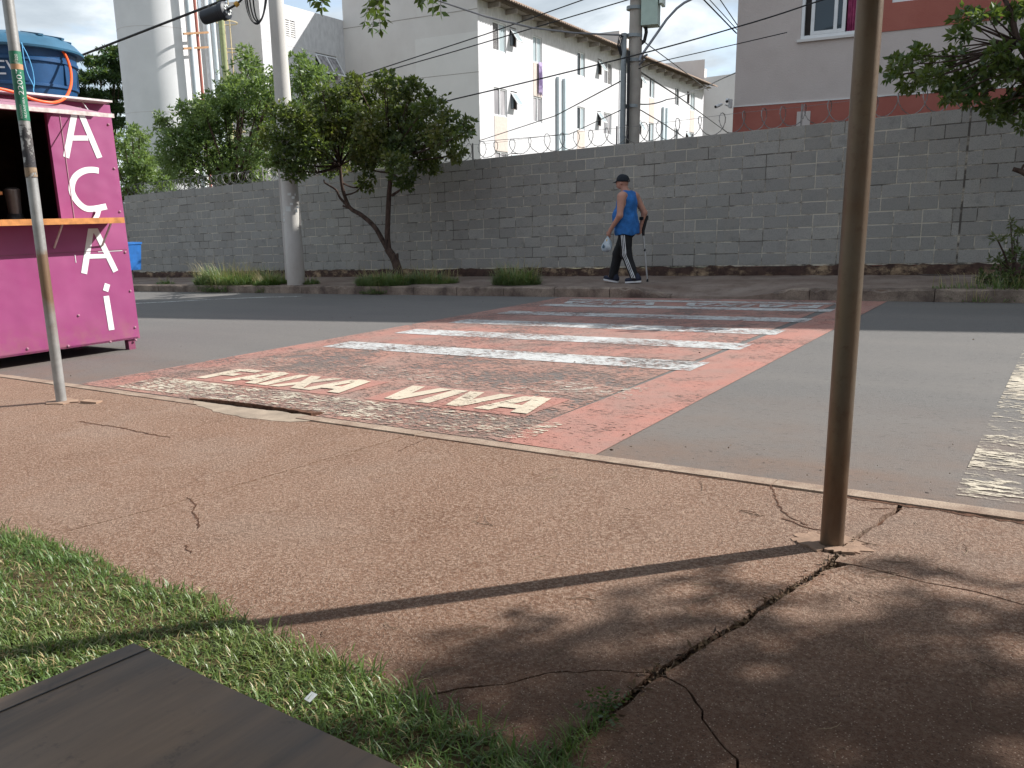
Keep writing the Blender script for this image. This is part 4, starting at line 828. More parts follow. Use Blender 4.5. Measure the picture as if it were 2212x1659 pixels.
# second pole behind the wall with telecom box
D2 = 17.1; p2 = atD(1362, 300, D2); p2b = Vector((p2.x, p2.y, gz(p2.x)-.3)); p2t = atD(1375, 5, D2); d2 = (p2t-p2).normalized(); L2 = (p2t-p2b).length
u2 = empty('utility_pole', p2b); tag(u2, 'dark concrete utility pole with grey conduit and mint box behind the wall', 'utility pole')
MB().tube([p2b, p2t, p2t+d2*3.5], [.150,.125,.105], 20).build('shaft', 'pole_concrete_dark', u2, smooth=True)
cq0, cq1 = atD(1346, 300, D2-.12), atD(1348, 72, D2-.12)
MB().tube([(cq0.x,cq0.y,0), cq1], .055, 14).build('conduit', 'pvc_grey', u2, smooth=True); MB().tube([atD(1356,300,D2-.2)-Vector((0,0,2)), atD(1358,110,D2-.2)], .03, 8).build('thin_conduit', 'cable_black', u2, smooth=True)
for k in range(3): MB().tube([atD(1346+k*2,74+k*3,D2-.12), atD(1338+k*3,78,D2-.2), atD(1334+k*3,98,D2-.2), atD(1340+k*2,118+k*3,D2-.14)], .012, 6).build('cable_loop', 'cable_black', u2, smooth=True)
for yy_ in (78, 131, 230, 18): q = atD(1372-(yy_/300)*10, yy_, D2); MB().tube([q-d2*.03, q+d2*.03], .16, 16).build('band', 'pvc_grey', u2, smooth=True)
bx = atD(1406, 20, D2-.05); br_ = Vector((math.cos(.28), math.sin(.28), 0)); bf_ = Vector((-br_.y, br_.x, 0))
bxz0 = atD(1406, 58, D2).z; bxh = 1.3
MB().obox((bx.x, bx.y, bxz0+bxh/2), br_*.155, bf_*.17, Vector((0,0,bxh/2))).build('telecom_box', 'box_green', u2)
for z in (.42, .95): MB().obox(Vector((bx.x,bx.y,bxz0+z))-br_*.19, br_*.05, bf_*.05, Vector((0,0,.07))).build('box_bracket', 'box_green', u2)
pq = Vector((bx.x,bx.y,bxz0+.78))+br_*.215
plq = MB().obox(pq, br_*.03, bf_*.19, Vector((0,0,.42))).build('plaque', 'plaque_white', u2)
for i, (a, z, w_, h_) in enumerate(((-.09,.22,.02,.16),(-.03,.25,.02,.12),(.05,.2,.03,.15),(.1,.22,.02,.14),(0,-.02,.13,.015),(-.06,-.09,.04,.03),(.04,-.1,.05,.03),(-.07,-.2,.02,.05),(-.02,-.2,.02,.05),(.03,-.2,.02,.05),(.08,-.2,.02,.05),(0,-.3,.12,.012))):
    MB().obox(pq+br_*.031-bf_*-a+Vector((0,0,z)), br_*.002, bf_*w_*.6, Vector((0,0,h_*.5))).build('plaque_mark', 'plaque_green', plq)
MB().tube([atD(1394,44,D2),atD(1396,70,D2),atD(1392,88,D2),atD(1381,98,D2)], .035, 8).build('box_cable', 'cable_black', u2, smooth=True)
arm = [atD(x, y, D2-.3+i*.05) for i, (x, y) in enumerate(((1381,132),(1384,122),(1410,85),(1440,42),(1462,18),(1478,6),(1498,-4),(1560,-22),(1640,-38)))]
la = MB().tube(arm, .024, 10).build('lamp_arm', 'lamp_arm', u2, smooth=True)
MB().obox(arm[-1]+Vector((.25,0,.02)), (.3,.1,.02), (-.04,.12,0), (0,0,.06)).build('lamp_head', 'lamp_arm', la)
for (x0_, y0_, x1_, y1_) in ((1381,128,1398,118),(1381,140,1392,128)): MB().tube([atD(x0_,y0_,D2-.15), atD(x1_,y1_,D2-.3)], .02, 6).build('arm_brace', 'lamp_arm', la)

# ================================================================== overhead cables
def cable(pts, r, label, mat='cable_black', sag=0.0, n=14, name='overhead_cable'):
    out = []
    for (a, b) in zip(pts[:-1], pts[1:]):
        for i in range(n): t_ = i/n; out.append(a.lerp(b, t_)-Vector((0,0,sag*4*t_*(1-t_))))
    out.append(pts[-1]); o = MB().tube(out, r, 6).build(name, mat, smooth=True); return tag(o, label, 'cable', 'overhead cables')
cable([atD(-40,190,27), atD(167,123,22), atD(484,0,17.6), atD(596,-44,16.8)], .024, 'thick black cable slanting past the water tower to the concrete pole')
cable([atD(732,178,20), atD(1050,73.6,18), atD(1258,0,17.3), atD(1500,-86,16.5)], .011, 'upper of two parallel thin cables crossing the grey gable')
cable([atD(732,182,20), atD(982,111,18.3), atD(1355,0,17), atD(1500,-44,16.5)], .011, 'lower of two parallel thin cables crossing the grey gable')
cable([atD(700,282,18), atD(940,222,17), atD(982.7,213.8,16.9), atD(1377,118,16.2), atD(1592,58.3,15.9), atD(1745,10,15.75), atD(1900,-45,15.4)], .013, 'long dark cable from the street tree past the mint box to the pink building', sag=.01)
cable([atD(900,-14,17.5), atD(943,0,17.4), atD(1050,36,17.3), atD(1149,60,17.2), atD(1240,71,17.1), atD(1344,76,17)], .018, 'twisted pale service drop sagging to the dark utility pole', 'cable_grey')
cable([atD(1376,150,17), atD(1407,137,17), atD(1588,96,16.3), atD(1700,70,16.0)], .009, 'thin cable running right from the dark pole above the far roof')
cable([atD(1384,85,17), atD(1468,147,22), atD(1530,195,30)], .010, 'thin cable dropping right from the dark pole to the eave end')
cable([atD(1035,304,33), atD(1200,250,24), atD(1349,171,17.2)], .013, 'cable falling left from the dark pole across the white facade')
cable([atD(1035,306,33), atD(1230,290,25), atD(1349,234,17.2)], .010, 'lowest cable falling left just above the razor wire')
cable([atD(1372,224,17), atD(1440,215,22), atD(1500,195,32), atD(1545,178,40)], .014, 'cable looping right from the dark pole to the eave corner', sag=.05)
cable([atD(1378,152,17), atD(1460,205,24), atD(1590,300,40)], .016, 'bundle of cables falling right from the dark pole behind the wire')
cable([atD(1374,232,17), atD(1430,265,20), atD(1470,292,23)], .011, 'short cable falling right behind the wire coils')
cable([atD(1515,-6,17), atD(1591,72,18)], .013, 'left cable of the group at the pink building corner'); cable([atD(1528,-6,17), atD(1592,64,17.6)], .008, 'middle cable of the group at the pink building corner'); cable([atD(1552,-6,17), atD(1594,56,17.4)], .009, 'right cable of the group at the pink building corner')
cable([atD(1527,186,34), atD(1560,170,26), atD(1590,157,18)], .013, 'dark cable joining the eave corner to the pink building')
# splice closure and cable coil by the concrete pole
sp0, sp1 = atD(440, 38, 17.4), atD(489, 22, 17.1); spd = (sp1-sp0).normalized()
spl = empty('cable_splice', sp0); tag(spl, 'black cylindrical cable splice hanging beside the concrete pole', 'cable splice')
MB().tube([sp0-spd*.02, sp0, sp0+spd*.05, sp1-spd*.12, sp1-spd*.1, sp1, sp1+spd*.02], [.07,.125,.13,.135,.16,.16,.12], 20).build('housing', 'splice_black', spl, smooth=True)
for a in range(0, 360, 45):
    o1 = spd.orthogonal().normalized(); o2 = spd.cross(o1); MB().obox(sp1+spd*.025+(o1*math.cos(R(a))+o2*math.sin(R(a)))*.08, o1*.018, o2*.018, spd*.012).build('port', 'sticker_white', spl)
MB().tube([sp1, atD(512,9,17), atD(535,-14,16.9)], .02, 8).build('lead', 'cable_black', spl, smooth=True); MB().tube([atD(508,12,17), atD(514,6,17)], .045, 10).build('clamp', 'yellow_tag', spl, smooth=True)
for xh in (452, 486): MB().tube([atD(xh,30 if xh<460 else 20,17.3), atD(xh-3,12,17.4), atD(xh+1,(7 if xh>470 else 14),17.5)], .008, 6).build('hanger', 'cable_black', spl, smooth=True)
cl = MB()
for k_, (xa, xb, yb) in enumerate(((527,579,50),(537,577,47),(545,575,46),(531,578,52))):
    P = [atD((xa+xb)/2-(xb-xa)/2*math.cos(a), -60+(yb+60)*math.sin(a)**.8 if 0 < a < math.pi else -60, 16.7+.02*k_) for a in np.linspace(0.001, math.pi-.001, 24)]
    cl.tube(P+[P[0]], .014, 6)
tag(cl.build('cable_coil', 'cable_black', smooth=True), 'hanging loops of spare black cable beside the concrete pole', 'cable coil')

# ================================================================== kiosk
KX = -8.65; KY0, KY1 = 3.05, 5.075; KD = 2.1; kz = gz(KX)
kio = empty('juice_kiosk', (KX-1, 4.1, gz(KX-1))); tag(kio, 'purple sheet-metal kiosk lettered in white with a wooden serving shelf on the road', 'kiosk')
Z0, Z1 = -.225, 2.25; OY1 = 4.42; OZ0, OZ1 = 1.06, 2.12
b = MB(); holed_wall(b, (KX, 0), (0, 1), (1, 0), KY0, KY1, Z0, Z1, [(KY0+.28, OY1, OZ0, OZ1)], .05); b.build('front_panel', 'kiosk_magenta', kio)
b = MB(); xb = KX-KD
b.add([(KX,KY0,Z0),(xb,KY0,Z0),(xb,KY0,Z1),(KX,KY0,Z1)], [(0,1,2,3)]); b.add([(KX,KY1,Z0),(xb,KY1,Z0),(xb,KY1,Z1),(KX,KY1,Z1)], [(3,2,1,0)]); b.add([(xb,KY0,Z0),(xb,KY1,Z0),(xb,KY1,Z1),(xb,KY0,Z1)], [(0,1,2,3)])
b.add([(KX,KY0,Z0+.02),(KX,KY1,Z0+.02),(xb,KY1,Z0+.02),(xb,KY0,Z0+.02)], [(0,1,2,3)]); sp_ = b.build('side_panels', 'kiosk_magenta', kio); md = sp_.modifiers.new('s', 'SOLIDIFY'); md.thickness = .02; md.offset = -1
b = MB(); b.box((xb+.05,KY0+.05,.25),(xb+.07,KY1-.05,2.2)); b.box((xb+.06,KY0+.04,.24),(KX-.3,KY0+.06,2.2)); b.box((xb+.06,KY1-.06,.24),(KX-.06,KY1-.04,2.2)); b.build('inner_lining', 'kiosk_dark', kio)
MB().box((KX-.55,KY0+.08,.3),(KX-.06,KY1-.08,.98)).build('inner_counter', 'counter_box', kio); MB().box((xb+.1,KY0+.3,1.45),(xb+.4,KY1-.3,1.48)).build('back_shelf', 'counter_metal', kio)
# things on the inner counter and shelf, dim
r_ = random.Random(6)
for i in range(7):
    y = 3.45+i*.14+r_.uniform(-.03,.03); h = r_.uniform(.12,.28); rr_ = r_.uniform(.035,.055)
    o = MB().lathe([(rr_,0),(rr_,h*.7),(rr_*.4,h*.85),(rr_*.4,h)], (xb+.25,y,1.482), 12).build('bottle', r_.choice(['counter_metal','shelf_wood','tank_blue','pipe_red']), smooth=True)
    tag(o, 'dim bottle standing on the back shelf inside the purple kiosk', 'bottle', 'bottles on the kiosk shelf')
bl = empty('blender_jug', (KX-.32, 4.15, .98)); tag(bl, 'dark blender on the inner counter behind the kiosk opening', 'blender')
MB().lathe([(.09,0),(.10,.05),(.07,.16)], (KX-.32,4.15,.982), 14).build('base', 'crutch_black', bl, smooth=True); MB().lathe([(.06,.16),(.075,.40),(.04,.42)], (KX-.32,4.15,.982), 14).build('jug', 'counter_metal', bl, smooth=True)
MB().box((KX-.30,3.6,1.33),(KX-.12,3.95,1.36)).build('menu_lamp', 'shelf_wood', kio)
SHY = atX(263,478,KX+.30).y
for dx, w_ in ((.003,.14),(.15,.13)): MB().box((KX+dx,KY0+.1,1.035),(KX+dx+w_,SHY,1.075)).build('shelf_slat', 'shelf_wood', kio)
MB().box((KX+.282,KY0+.1,1.022),(KX+.30,SHY+.005,1.08)).build('shelf_lip', 'shelf_wood', kio)
for y in (3.5,4.3,4.8): MB().bar((KX+.01,y,.80),(KX+.24,y,1.03), .015, .015).build('shelf_brace', 'awning_edge', kio)
# seams, rivets, legs, roof, raised flap
for y in (4.55,): MB().box((KX+.001,y-.004,1.08),(KX+.006,y+.004,2.26)).build('seam', 'kiosk_awning', kio)
MB().box((KX+.001,4.75,.735),(KX+.004,5.02,.741)).build('scratch', 'kiosk_white', kio); MB().box((KX+.001,4.13,.60),(KX+.004,4.14,.78)).build('scratch', 'kiosk_white', kio); MB().box((KX+.001,4.50,.64),(KX+.004,4.506,.72)).build('scratch', 'kiosk_white', kio)
MB().box((KX+.001,KY0,.745),(KX+.004,KY1,.752)).build('seam', 'steel_leg', kio)
for y, z in ((5.05,2.05),(5.05,1.6),(5.05,1.15),(5.05,.72),(5.05,.3),(5.05,-.1),(5.04,-.24),(4.75,-.22),(4.3,-.2),(4.45,.1),(3.9,-.17)): MB().lathe([(.014,0),(.014,.004),(.007,.012)], (0,0,0), 8).build('rivet', 'kiosk_awning', kio, loc=Vector((KX+.001,y,z))-kio.location).rotation_euler = (0, R(90), 0)
for x, y in ((KX-.06,KY1-.07),(KX-.06,KY0+.1),(xb+.08,KY1-.07),(xb+.08,KY0+.1),(KX-.75,KY1-.3)): MB().box((x-.038,y-.038,gz(x)-.03),(x+.038,y+.038,Z0+.05)).build('leg', 'steel_leg', kio)
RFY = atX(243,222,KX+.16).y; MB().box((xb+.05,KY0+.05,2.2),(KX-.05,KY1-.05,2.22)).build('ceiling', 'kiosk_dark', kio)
b = MB(); b.hexa([(KX+.16,KY0-.1,Z1+.003),(KX+.16,RFY,Z1+.003),(xb-.1,KY1-.02,Z1+.005),(xb-.1,KY0-.1,Z1+.005),(KX+.16,KY0-.1,Z1+.022),(KX+.16,RFY,Z1+.022),(xb-.1,KY1-.02,Z1+.025),(xb-.1,KY0-.1,Z1+.025)]); b.build('roof', 'roof_sheet_white', kio)
b = MB(); b.box((KX-1.75,KY0,Z1+.030),(KX-.1,KY1-.12,Z1+.055)); b.build('roof_board', 'roof_sheet', kio)
fl0 = (KX+.02, Z1-.03); fl1 = (KX+.57, atX(200,249,KX+.57).z); FY = atX(244,251,KX+.57).y
b = MB(); b.hexa([(fl0[0],KY0,fl0[1]-.02),(fl1[0],KY0,fl1[1]-.02),(fl1[0],FY-.02,fl1[1]-.02),(fl0[0],KY1-.55,fl0[1]-.02),(fl0[0],KY0,fl0[1]),(fl1[0],KY0,fl1[1]),(fl1[0],FY-.02,fl1[1]),(fl0[0],KY1-.55,fl0[1])]); fl = b.build('raised_flap', 'kiosk_awning', kio)
MB().box((fl1[0]+.001,KY0,fl1[1]-.03),(fl1[0]+.016,FY,fl1[1]+.008)).build('flap_edge', 'awning_edge', fl)
MB().tube([(KX+.3,4.72,Z1-.17),(KX+.12,4.76,Z1-.05),(KX+.02,4.78,Z1+.02)], .006, 5).build('flap_wire', 'kiosk_white', fl)
# painted letters: A C-cedilla A I-acute
ZP = 2.3
def kp(x, y): d = ray(x, y); P = CAM+d*((KX+KS*(ZP-CAMH))/(d.x+KS*d.z)); return (P.y, P.z)
def stroke_mesh(b, pts, w, off=.004):
    P = [Vector(p) for p in pts]; L = []; Rr = []
    for i, p in enumerate(P):
        d = (P[min(i+1,len(P)-1)]-P[max(i-1,0)]).normalized(); n = Vector((-d.y,d.x))*w/2; L.append(p+n); Rr.append(p-n)
    for i in range(len(P)-1):
        e = off+.0006*len(b.f); b.add([(KX+e,q.x,q.y) for q in (L[i],Rr[i],Rr[i+1],L[i+1])], [(0,1,2,3)])
c1 = lambda x, y: kp(x*.2614, y*.2614); c2 = lambda x, y: kp(x*.3063, 372.7+y*.3063)
LW = .062
b = MB(); stroke_mesh(b, [c1(545,1300),c1(622,895)], LW); stroke_mesh(b, [c1(822,1303),c1(650,895)], LW); stroke_mesh(b, [c1(585,1140),c1(725,1140)], .05); stroke_mesh(b, [c1(602,905),c1(672,905)], .05); b.build('letter', 'kiosk_white', kio)
b = MB(); cpts = [c1(815,1410),c1(760,1402),c1(690,1412),c1(625,1455),c1(595,1520),c2(508,140),c2(545,205),c2(600,250),c2(660,255),c2(750,238)]
sm = []
for i in range(len(cpts)-1):
    p0, p1, p2_, p3 = [Vector(cpts[min(max(j,0),len(cpts)-1)]) for j in (i-1,i,i+1,i+2)]
    for k in range(4): t_ = k/4; sm.append(.5*((2*p1)+(p2_-p0)*t_+(2*p0-5*p1+4*p2_-p3)*t_**2+(3*p1-p0-3*p2_+p3)*t_**3))
sm.append(Vector(cpts[-1])); L = LW
P = sm; le = []; ri = []
for i, p in enumerate(P): d = (P[min(i+1,len(P)-1)]-P[max(i-1,0)]).normalized(); n = Vector((-d.y,d.x))*L/2; le.append(p+n); ri.append(p-n)
for i in range(len(P)-1): b.add([(KX+.004,q.x,q.y) for q in (le[i],ri[i],ri[i+1],le[i+1])], [(0,1,2,3)])
stroke_mesh(b, [c2(688,262),c2(678,300),c2(660,332)], .05, .005); b.build('letter', 'kiosk_white', kio)
b = MB(); stroke_mesh(b, [c2(592,712),c2(640,405)], LW); stroke_mesh(b, [c2(815,697),c2(672,405)], LW); stroke_mesh(b, [c2(618,592),c2(755,588)], .045); stroke_mesh(b, [c2(622,412),c2(690,410)], .05); b.build('letter', 'kiosk_white', kio)
b = MB(); stroke_mesh(b, [c2(748,870),c2(787,1110)], LW); stroke_mesh(b, [c2(757,785),c2(743,836)], .06); b.build('letter', 'kiosk_white', kio)
kio.location = Vector(kio.location)+Vector((KS*(ZP-kio.location.z), 0, -KS)); kio.rotation_euler = (0, -math.atan(KS), 0)      # stands square to the sloping road
# blue water tank on its roof
TC = Vector((-9.62, 4.70, Z1+.02)); tk = empty('water_tank', TC); tag(tk, 'blue plastic water tank with a lid on top of the purple kiosk', 'water tank')
MB().lathe([(.50,0),(.51,.02),(.525,.16),(.545,.165),(.545,.19),(.527,.195),(.54,.40),(.562,.41),(.562,.44),(.55,.45),(.56,.55)], TC, 48).build('body', 'tank_blue', tk, smooth=True)
lid = MB().lathe([(.625,.53),(.63,.55),(.60,.58),(.55,.635),(.48,.675),(.30,.715),(.16,.73),(.15,.745),(.02,.75)], TC, 40).build('lid', 'tank_lid', tk, smooth=True, angle=25)
for a in range(0, 360, 30): MB().bar(TC+Vector((.16*math.cos(R(a)),.16*math.sin(R(a)),.738)), TC+Vector((.52*math.cos(R(a)),.52*math.sin(R(a)),.672)), .05, .02).build('lid_rib', 'tank_lid', lid)
for a in (-20, 25, 70): MB().obox(TC+Vector((.545*math.cos(R(a)),.545*math.sin(R(a)),.30)), Vector((math.cos(R(a)),math.sin(R(a)),0))*.006, Vector((-math.sin(R(a)),math.cos(R(a)),0))*.022, (0,0,.10)).build('wall_rib', 'tank_blue', tk)
V, F = text_mesh('EV', .2); a_c = math.atan2(-TC.y, -TC.x)-.20; b = MB()
b.add([(TC.x+.557*math.cos(a_c+v[0]/.55), TC.y+.557*math.sin(a_c+v[0]/.55), TC.z+.31+v[1]) for v in V], F); b.build('lettering', 'tank_text', tk)
hp_ = [atX(x, y, X) for x, y, X in ((-30,190,-8.3),(0,192,-8.3),(40,202,-8.3),(70,214,-8.3),(95,220,-8.32),(120,221,-8.35),(140,212,-8.5),(150,195,-8.7),(154,175,-8.85),(152,150,-8.95),(144,125,-9.05),(132,107,-9.1),(116,97,-9.12),(104,96,-9.2))]
def smooth_pts(P, k=5):
    out = []
    for i in range(len(P)-1):
        p0, p1, p2_, p3 = [P[min(max(j,0),len(P)-1)] for j in (i-1,i,i+1,i+2)]
        for q in range(k): t_ = q/k; out.append(.5*((2*p1)+(p2_-p0)*t_+(2*p0-5*p1+4*p2_-p3)*t_**2+(3*p1-p0-3*p2_+p3)*t_**3))
    return out+[P[-1]]
tag(MB().tube(smooth_pts(hp_), .014, 10).build('garden_hose', 'hose_orange', smooth=True), 'bright orange hose looping from the blue tank over the kiosk roof', 'hose')
cb = MB()
for P in (((47,92),(52,130),(60,160),(72,185),(74,200),(96,212)), ((45,92),(60,120),(70,150),(74,178),(72,196),(80,208))): cb.tube(smooth_pts([atX(x, y, -8.95) for x, y in P]), .0045, 5)
tag(cb.build('blue_cord', 'cord_blue', smooth=True), 'thin light-blue cord tied down the side of the blue water tank', 'cord')
# blue bin half hidden behind the kiosk
bp = atY(288, 560, 11.7); bz = farz(bp.x-.12, 11.7); bn = empty('waste_bin', (bp.x-.16, 11.7, bz)); tag(bn, 'blue waste bin half hidden behind the kiosk by the block wall', 'bin')
zb0, zb1 = atY(288, 583, 11.7).z, atY(288, 528, 11.7).z
b = MB(); x0_, x1_ = bp.x-.34, atY(292,560,11.7).x
b.hexa([(x0_+.04,11.55,zb0),(x1_-.03,11.55,zb0),(x1_-.03,11.85,zb0),(x0_+.04,11.85,zb0),(x0_,11.5,zb1),(x1_,11.5,zb1),(x1_,11.9,zb1),(x0_,11.9,zb1)]); b.build('body', 'bin_blue', bn)
MB().box((x0_-.02,11.48,zb1+.001),(x1_+.015,11.92,zb1+.05)).build('lid', 'bin_blue', bn); MB().tube([((x0_+x1_)/2,11.7,bz-.02),((x0_+x1_)/2,11.7,zb0)], .03, 8).build('stand', 'pole_concrete_dark', bn)

# ================================================================== table in the foreground
tbl = empty('table', (-.2, -.15, gz(-.2))); tag(tbl, 'dark worn wooden table corner in the left foreground', 'table')
c0 = onG(0,0) if False else None
def atZ(x, y, z): d = ray(x, y); return CAM+d*((z-CAMH)/d.z)
TZ = .735; k0, k1, k2 = atZ(292,1383,TZ), atZ(0,1503,TZ), atZ(890,1659,TZ)
ea = (k2-k0); ea.z = 0; ea.normalize(); eb = (k1-k0); eb.z = 0; eb.normalize()
def tp(a, b_, z): q = k0+ea*a+eb*b_; return (q.x, q.y, z)
# bevelled slab
e = .004; ring = lambda i_, z: [tp(i_,i_,z), tp(1.05-i_,i_,z), tp(1.05-i_,.72-i_,z), tp(i_,.72-i_,z)]
b = MB(); b.v += ring(0,TZ-.028)+ring(0,TZ-e)+ring(e,TZ); 
for l_ in range(2):
    for j in range(4): b.f.append((l_*4+j, l_*4+(j+1)%4, l_*4+4+(j+1)%4, l_*4+4+j))
b.f += [(8,9,10,11),(3,2,1,0)]
b.build('top', 'table_wood', tbl)
MB().bar(tp(.026,.0,TZ+.0004), tp(.026,.7,TZ+.0004), .0012, .0008).build('groove', 'table_metal', tbl)
for a, b_ in ((.10,.10),(.95,.10),(.95,.62),(.10,.62)):
    q = tp(a, b_, 0); MB().tube([(q[0],q[1],gz(q[0])-.06),(q[0],q[1],TZ-.03)], .018, 10).build('leg', 'table_metal', tbl, smooth=True)
MB().obox(Vector(tp(.52,.36,TZ-.05)), ea*.42, eb*.24, (0,0,.02)).build('apron', 'table_metal', tbl)

# ================================================================== vegetation
def leaf_quads(C, Dr, L, Wd, up=None, fold=.15):
    """C base points, Dr unit directions, arrays; returns verts, quads"""
    n = len(C); rnd = rng.normal(size=(n,3)); sd = np.cross(Dr, rnd); sd /= np.linalg.norm(sd, axis=1)[:,None]+1e-9
    nm = np.cross(Dr, sd)
    if up is not None: # turn blades so that the normal looks up
        flip = np.where(nm[:,2] < 0, -1, 1)[:,None]; nm *= flip
    L = np.asarray(L).reshape(-1,1); Wd = np.asarray(Wd).reshape(-1,1)
    mid = C+Dr*L*.45; tip = C+Dr*L-nm*L*.12
    V = np.stack([C, mid+sd*Wd/2+nm*Wd*fold, tip, mid-sd*Wd/2+nm*Wd*fold], 1).reshape(-1,3)
    return V, np.arange(4*n).reshape(n,4)
def crown(clumps, per, L, Wd, rosette=6, shell=.55, upbias=.35, spread=1.0):
    Cs = []; Ds = []; Ls = []
    for c, r in clumps:
        r = np.array([r,r,r*.8]) if not hasattr(r, '__len__') else np.array(r); nr = max(3, int(per*10*np.prod(r)**(2/3)*100/rosette))
        d = rng.normal(size=(nr,3)); d /= np.linalg.norm(d,axis=1)[:,None]; rad = (shell+(1-shell)*rng.random(nr))[:,None]*(.85+.3*rng.random(nr))[:,None]
        P = np.array(c)+d*rad*r
        for k in range(rosette):
            dd = d*.55+np.array([0,0,upbias])+rng.normal(size=(nr,3))*.75*spread; dd /= np.linalg.norm(dd,axis=1)[:,None]
            Cs.append(P+dd*L*.15*rng.random((nr,1))); Ds.append(dd); Ls.append(L*(.6+.7*rng.random(nr)))
    C = np.concatenate(Cs); D = np.concatenate(Ds); Ln = np.concatenate(Ls)
    return leaf_quads(C, D, Ln, Ln*Wd/L, up=True)
def limb(b, pts, r0, r1, n=8, k=4, wob=.0, seed=0):
    P = smooth_pts([Vector(p) for p in pts], k); rr_ = random.Random(seed); m = len(P)
    P = [p+Vector((rr_.uniform(-wob,wob),rr_.uniform(-wob,wob),rr_.uniform(-wob,wob))) if 0 < i < m-1 else p for i, p in enumerate(P)]
    b.tube(P, [r0+(r1-r0)*i/(m-1) for i in range(m)], n)
def nearest(pts, q): return min(pts, key=lambda p: (Vector(p)-Vector(q)).length)
# --- street tree in front of the wall
YTr = 12.35
c7 = lambda x, y, Y=YTr: atY(474.4+.3064*x, 338.9+.3064*y, Y)
tr = empty('street_tree', c7(1280,830)); tr.location.z = farz(tr.location.x, YTr); tag(tr, 'small forked street tree with glossy leaves on the far pavement beside the concrete pole', 'tree')
b = MB(); base = Vector(tr.location)-Vector((0,0,.05))
limb(b, [base, c7(1240,740), c7(1185,650)], .095, .075, 10); 
st_r = [c7(1192,665), c7(1183,560), c7(1185,480), c7(1190,350), c7(1198,220), c7(1212,110), c7(1225,0)]; limb(b, st_r, .060, .04, 10)
st_l = [c7(1192,665), c7(1150,590), c7(1090,490), c7(1000,410), c7(920,360), c7(880,270), c7(860,180), c7(850,60)]; limb(b, st_l, .056, .03, 10)
limb(b, [c7(920,362), c7(870,345)], .03, .02, 6); limb(b, [c7(915,357), c7(850,290), c7(820,232), c7(745,185), c7(735,160)], .03, .012, 6)
limb(b, [c7(1215,272), c7(1270,235), c7(1330,180)], .03, .014, 6); limb(b, [c7(1250,760), c7(1254,700), c7(1252,680)], .03, .022, 6)
TCL = [(640,255,50),(590,300,38),(612,345,38),(700,225,50),(755,205,48),(828,186,48),(880,190,40),(925,225,45),(905,285,62),(960,300,50),(1002,285,30),(1010,262,18),(820,265,62),(740,285,62),(680,325,52),(640,372,34),(790,340,52),(862,345,52),(925,350,42),(872,392,32),(795,392,26),(722,372,34),(985,335,28),(760,245,40),(855,235,45),(660,290,40),(838,160,18),(700,190,22),(590,240,20),(962,250,28),(785,232,46),(792,295,52),(770,182,34),(722,205,30),(880,250,50),(700,270,50),(830,315,50),(620,300,40)]
clumps = []; rt_ = random.Random(31)
anchor = st_r[3:]+st_l[5:]
for x, y, r in TCL:
    for q in range(2):
        Y = (YTr if x > 690 else 11.25)+rt_.uniform(-1.0, 1.0)*(1 if q else .6)*(1 if x > 690 else .4); c_ = atY(x+rt_.uniform(-8,8), y+rt_.uniform(-8,8), Y); rad = r/PF*(c_-CAM).dot(_fw)*(.88 if q == 0 else .72); clumps.append((c_, rad))
        a_ = nearest(anchor, c_); mid = Vector(a_).lerp(c_, .5)+Vector((rt_.uniform(-.1,.1),rt_.uniform(-.1,.1),-.08)); limb(b, [a_, mid, c_], .024, .007, 5, 3)
b.build('trunk', 'bark', tr, smooth=True)
V, F = crown(clumps, 4.2, .092, .046, 6, .35, .25); link('crown', npmesh('crown', V, F), 'leaf_street', tr)
# --- tree at the right edge, trunk out of frame
Yr = 12.1
rtr = empty('street_tree', atY(2330, 640, Yr)); rtr.location.z = farz(rtr.location.x, Yr); tag(rtr, 'tree reaching in from the right edge before the pink building', 'tree')
b = MB(); rb_ = Vector(rtr.location); tops = [rb_+Vector((0,0,-.05)), rb_+Vector((.03,0,1.2)), atY(2330,250,Yr), atY(2310,150,Yr), atY(2290,40,Yr)]
limb(b, tops, .13, .05, 10); anch = [tops[2], tops[3], atY(2260,120,Yr), atY(2270,200,Yr), tops[4]]
limb(b, [tops[2], atY(2270,190,Yr), atY(2200,90,Yr), atY(2185,30,Yr), atY(2160,-20,Yr)], .06, .02, 8); limb(b, [atY(2200,90,Yr), atY(2170,82,Yr), atY(2140,70,Yr), atY(2100,55,Yr)], .025, .01, 6)
limb(b, [atY(2300,400,Yr), atY(2235,385,Yr), atY(2210,372,Yr), atY(2188,365,Yr)], .05, .025, 8); limb(b, [atY(2205,370,Yr), atY(2212,355,Yr)], .02, .012, 6)
anch += [atY(2200,90,Yr), atY(2230,140,Yr)]
RCL = [(1945,135,34),(1930,160,24),(1985,120,36),(2010,165,45),(2060,185,50),(2060,125,34),(2120,170,52),(2150,120,42),(2190,150,52),(2140,235,36),(2185,225,45),(2090,40,34),(2075,80,26),(2130,30,30),(2180,25,40),(2208,80,34),(2240,180,60),(2250,80,60),(2260,20,60),(2050,205,34),(2205,270,24),(2165,262,20),(1965,185,26),(2110,215,30),(2300,160,70),(2330,60,80)]
clumps = []
for x, y, r in RCL:
    for q in range(2):
        c_ = atY(x+rt_.uniform(-6,6), y+rt_.uniform(-6,6), Yr+rt_.uniform(-.8,.8)); clumps.append((c_, r/PF*(c_-CAM).dot(_fw)*(.85 if q == 0 else .7)))
        a_ = nearest(anch, c_); limb(b, [a_, Vector(a_).lerp(c_,.5)+Vector((0,0,rt_.uniform(-.12,.05))), c_], .016, .005, 5, 3)
b.build('trunk', 'bark', rtr, smooth=True)
V, F = crown(clumps, 3.6, .098, .048, 6, .35, .25); link('crown', npmesh('crown', V, F), 'leaf_right', rtr)
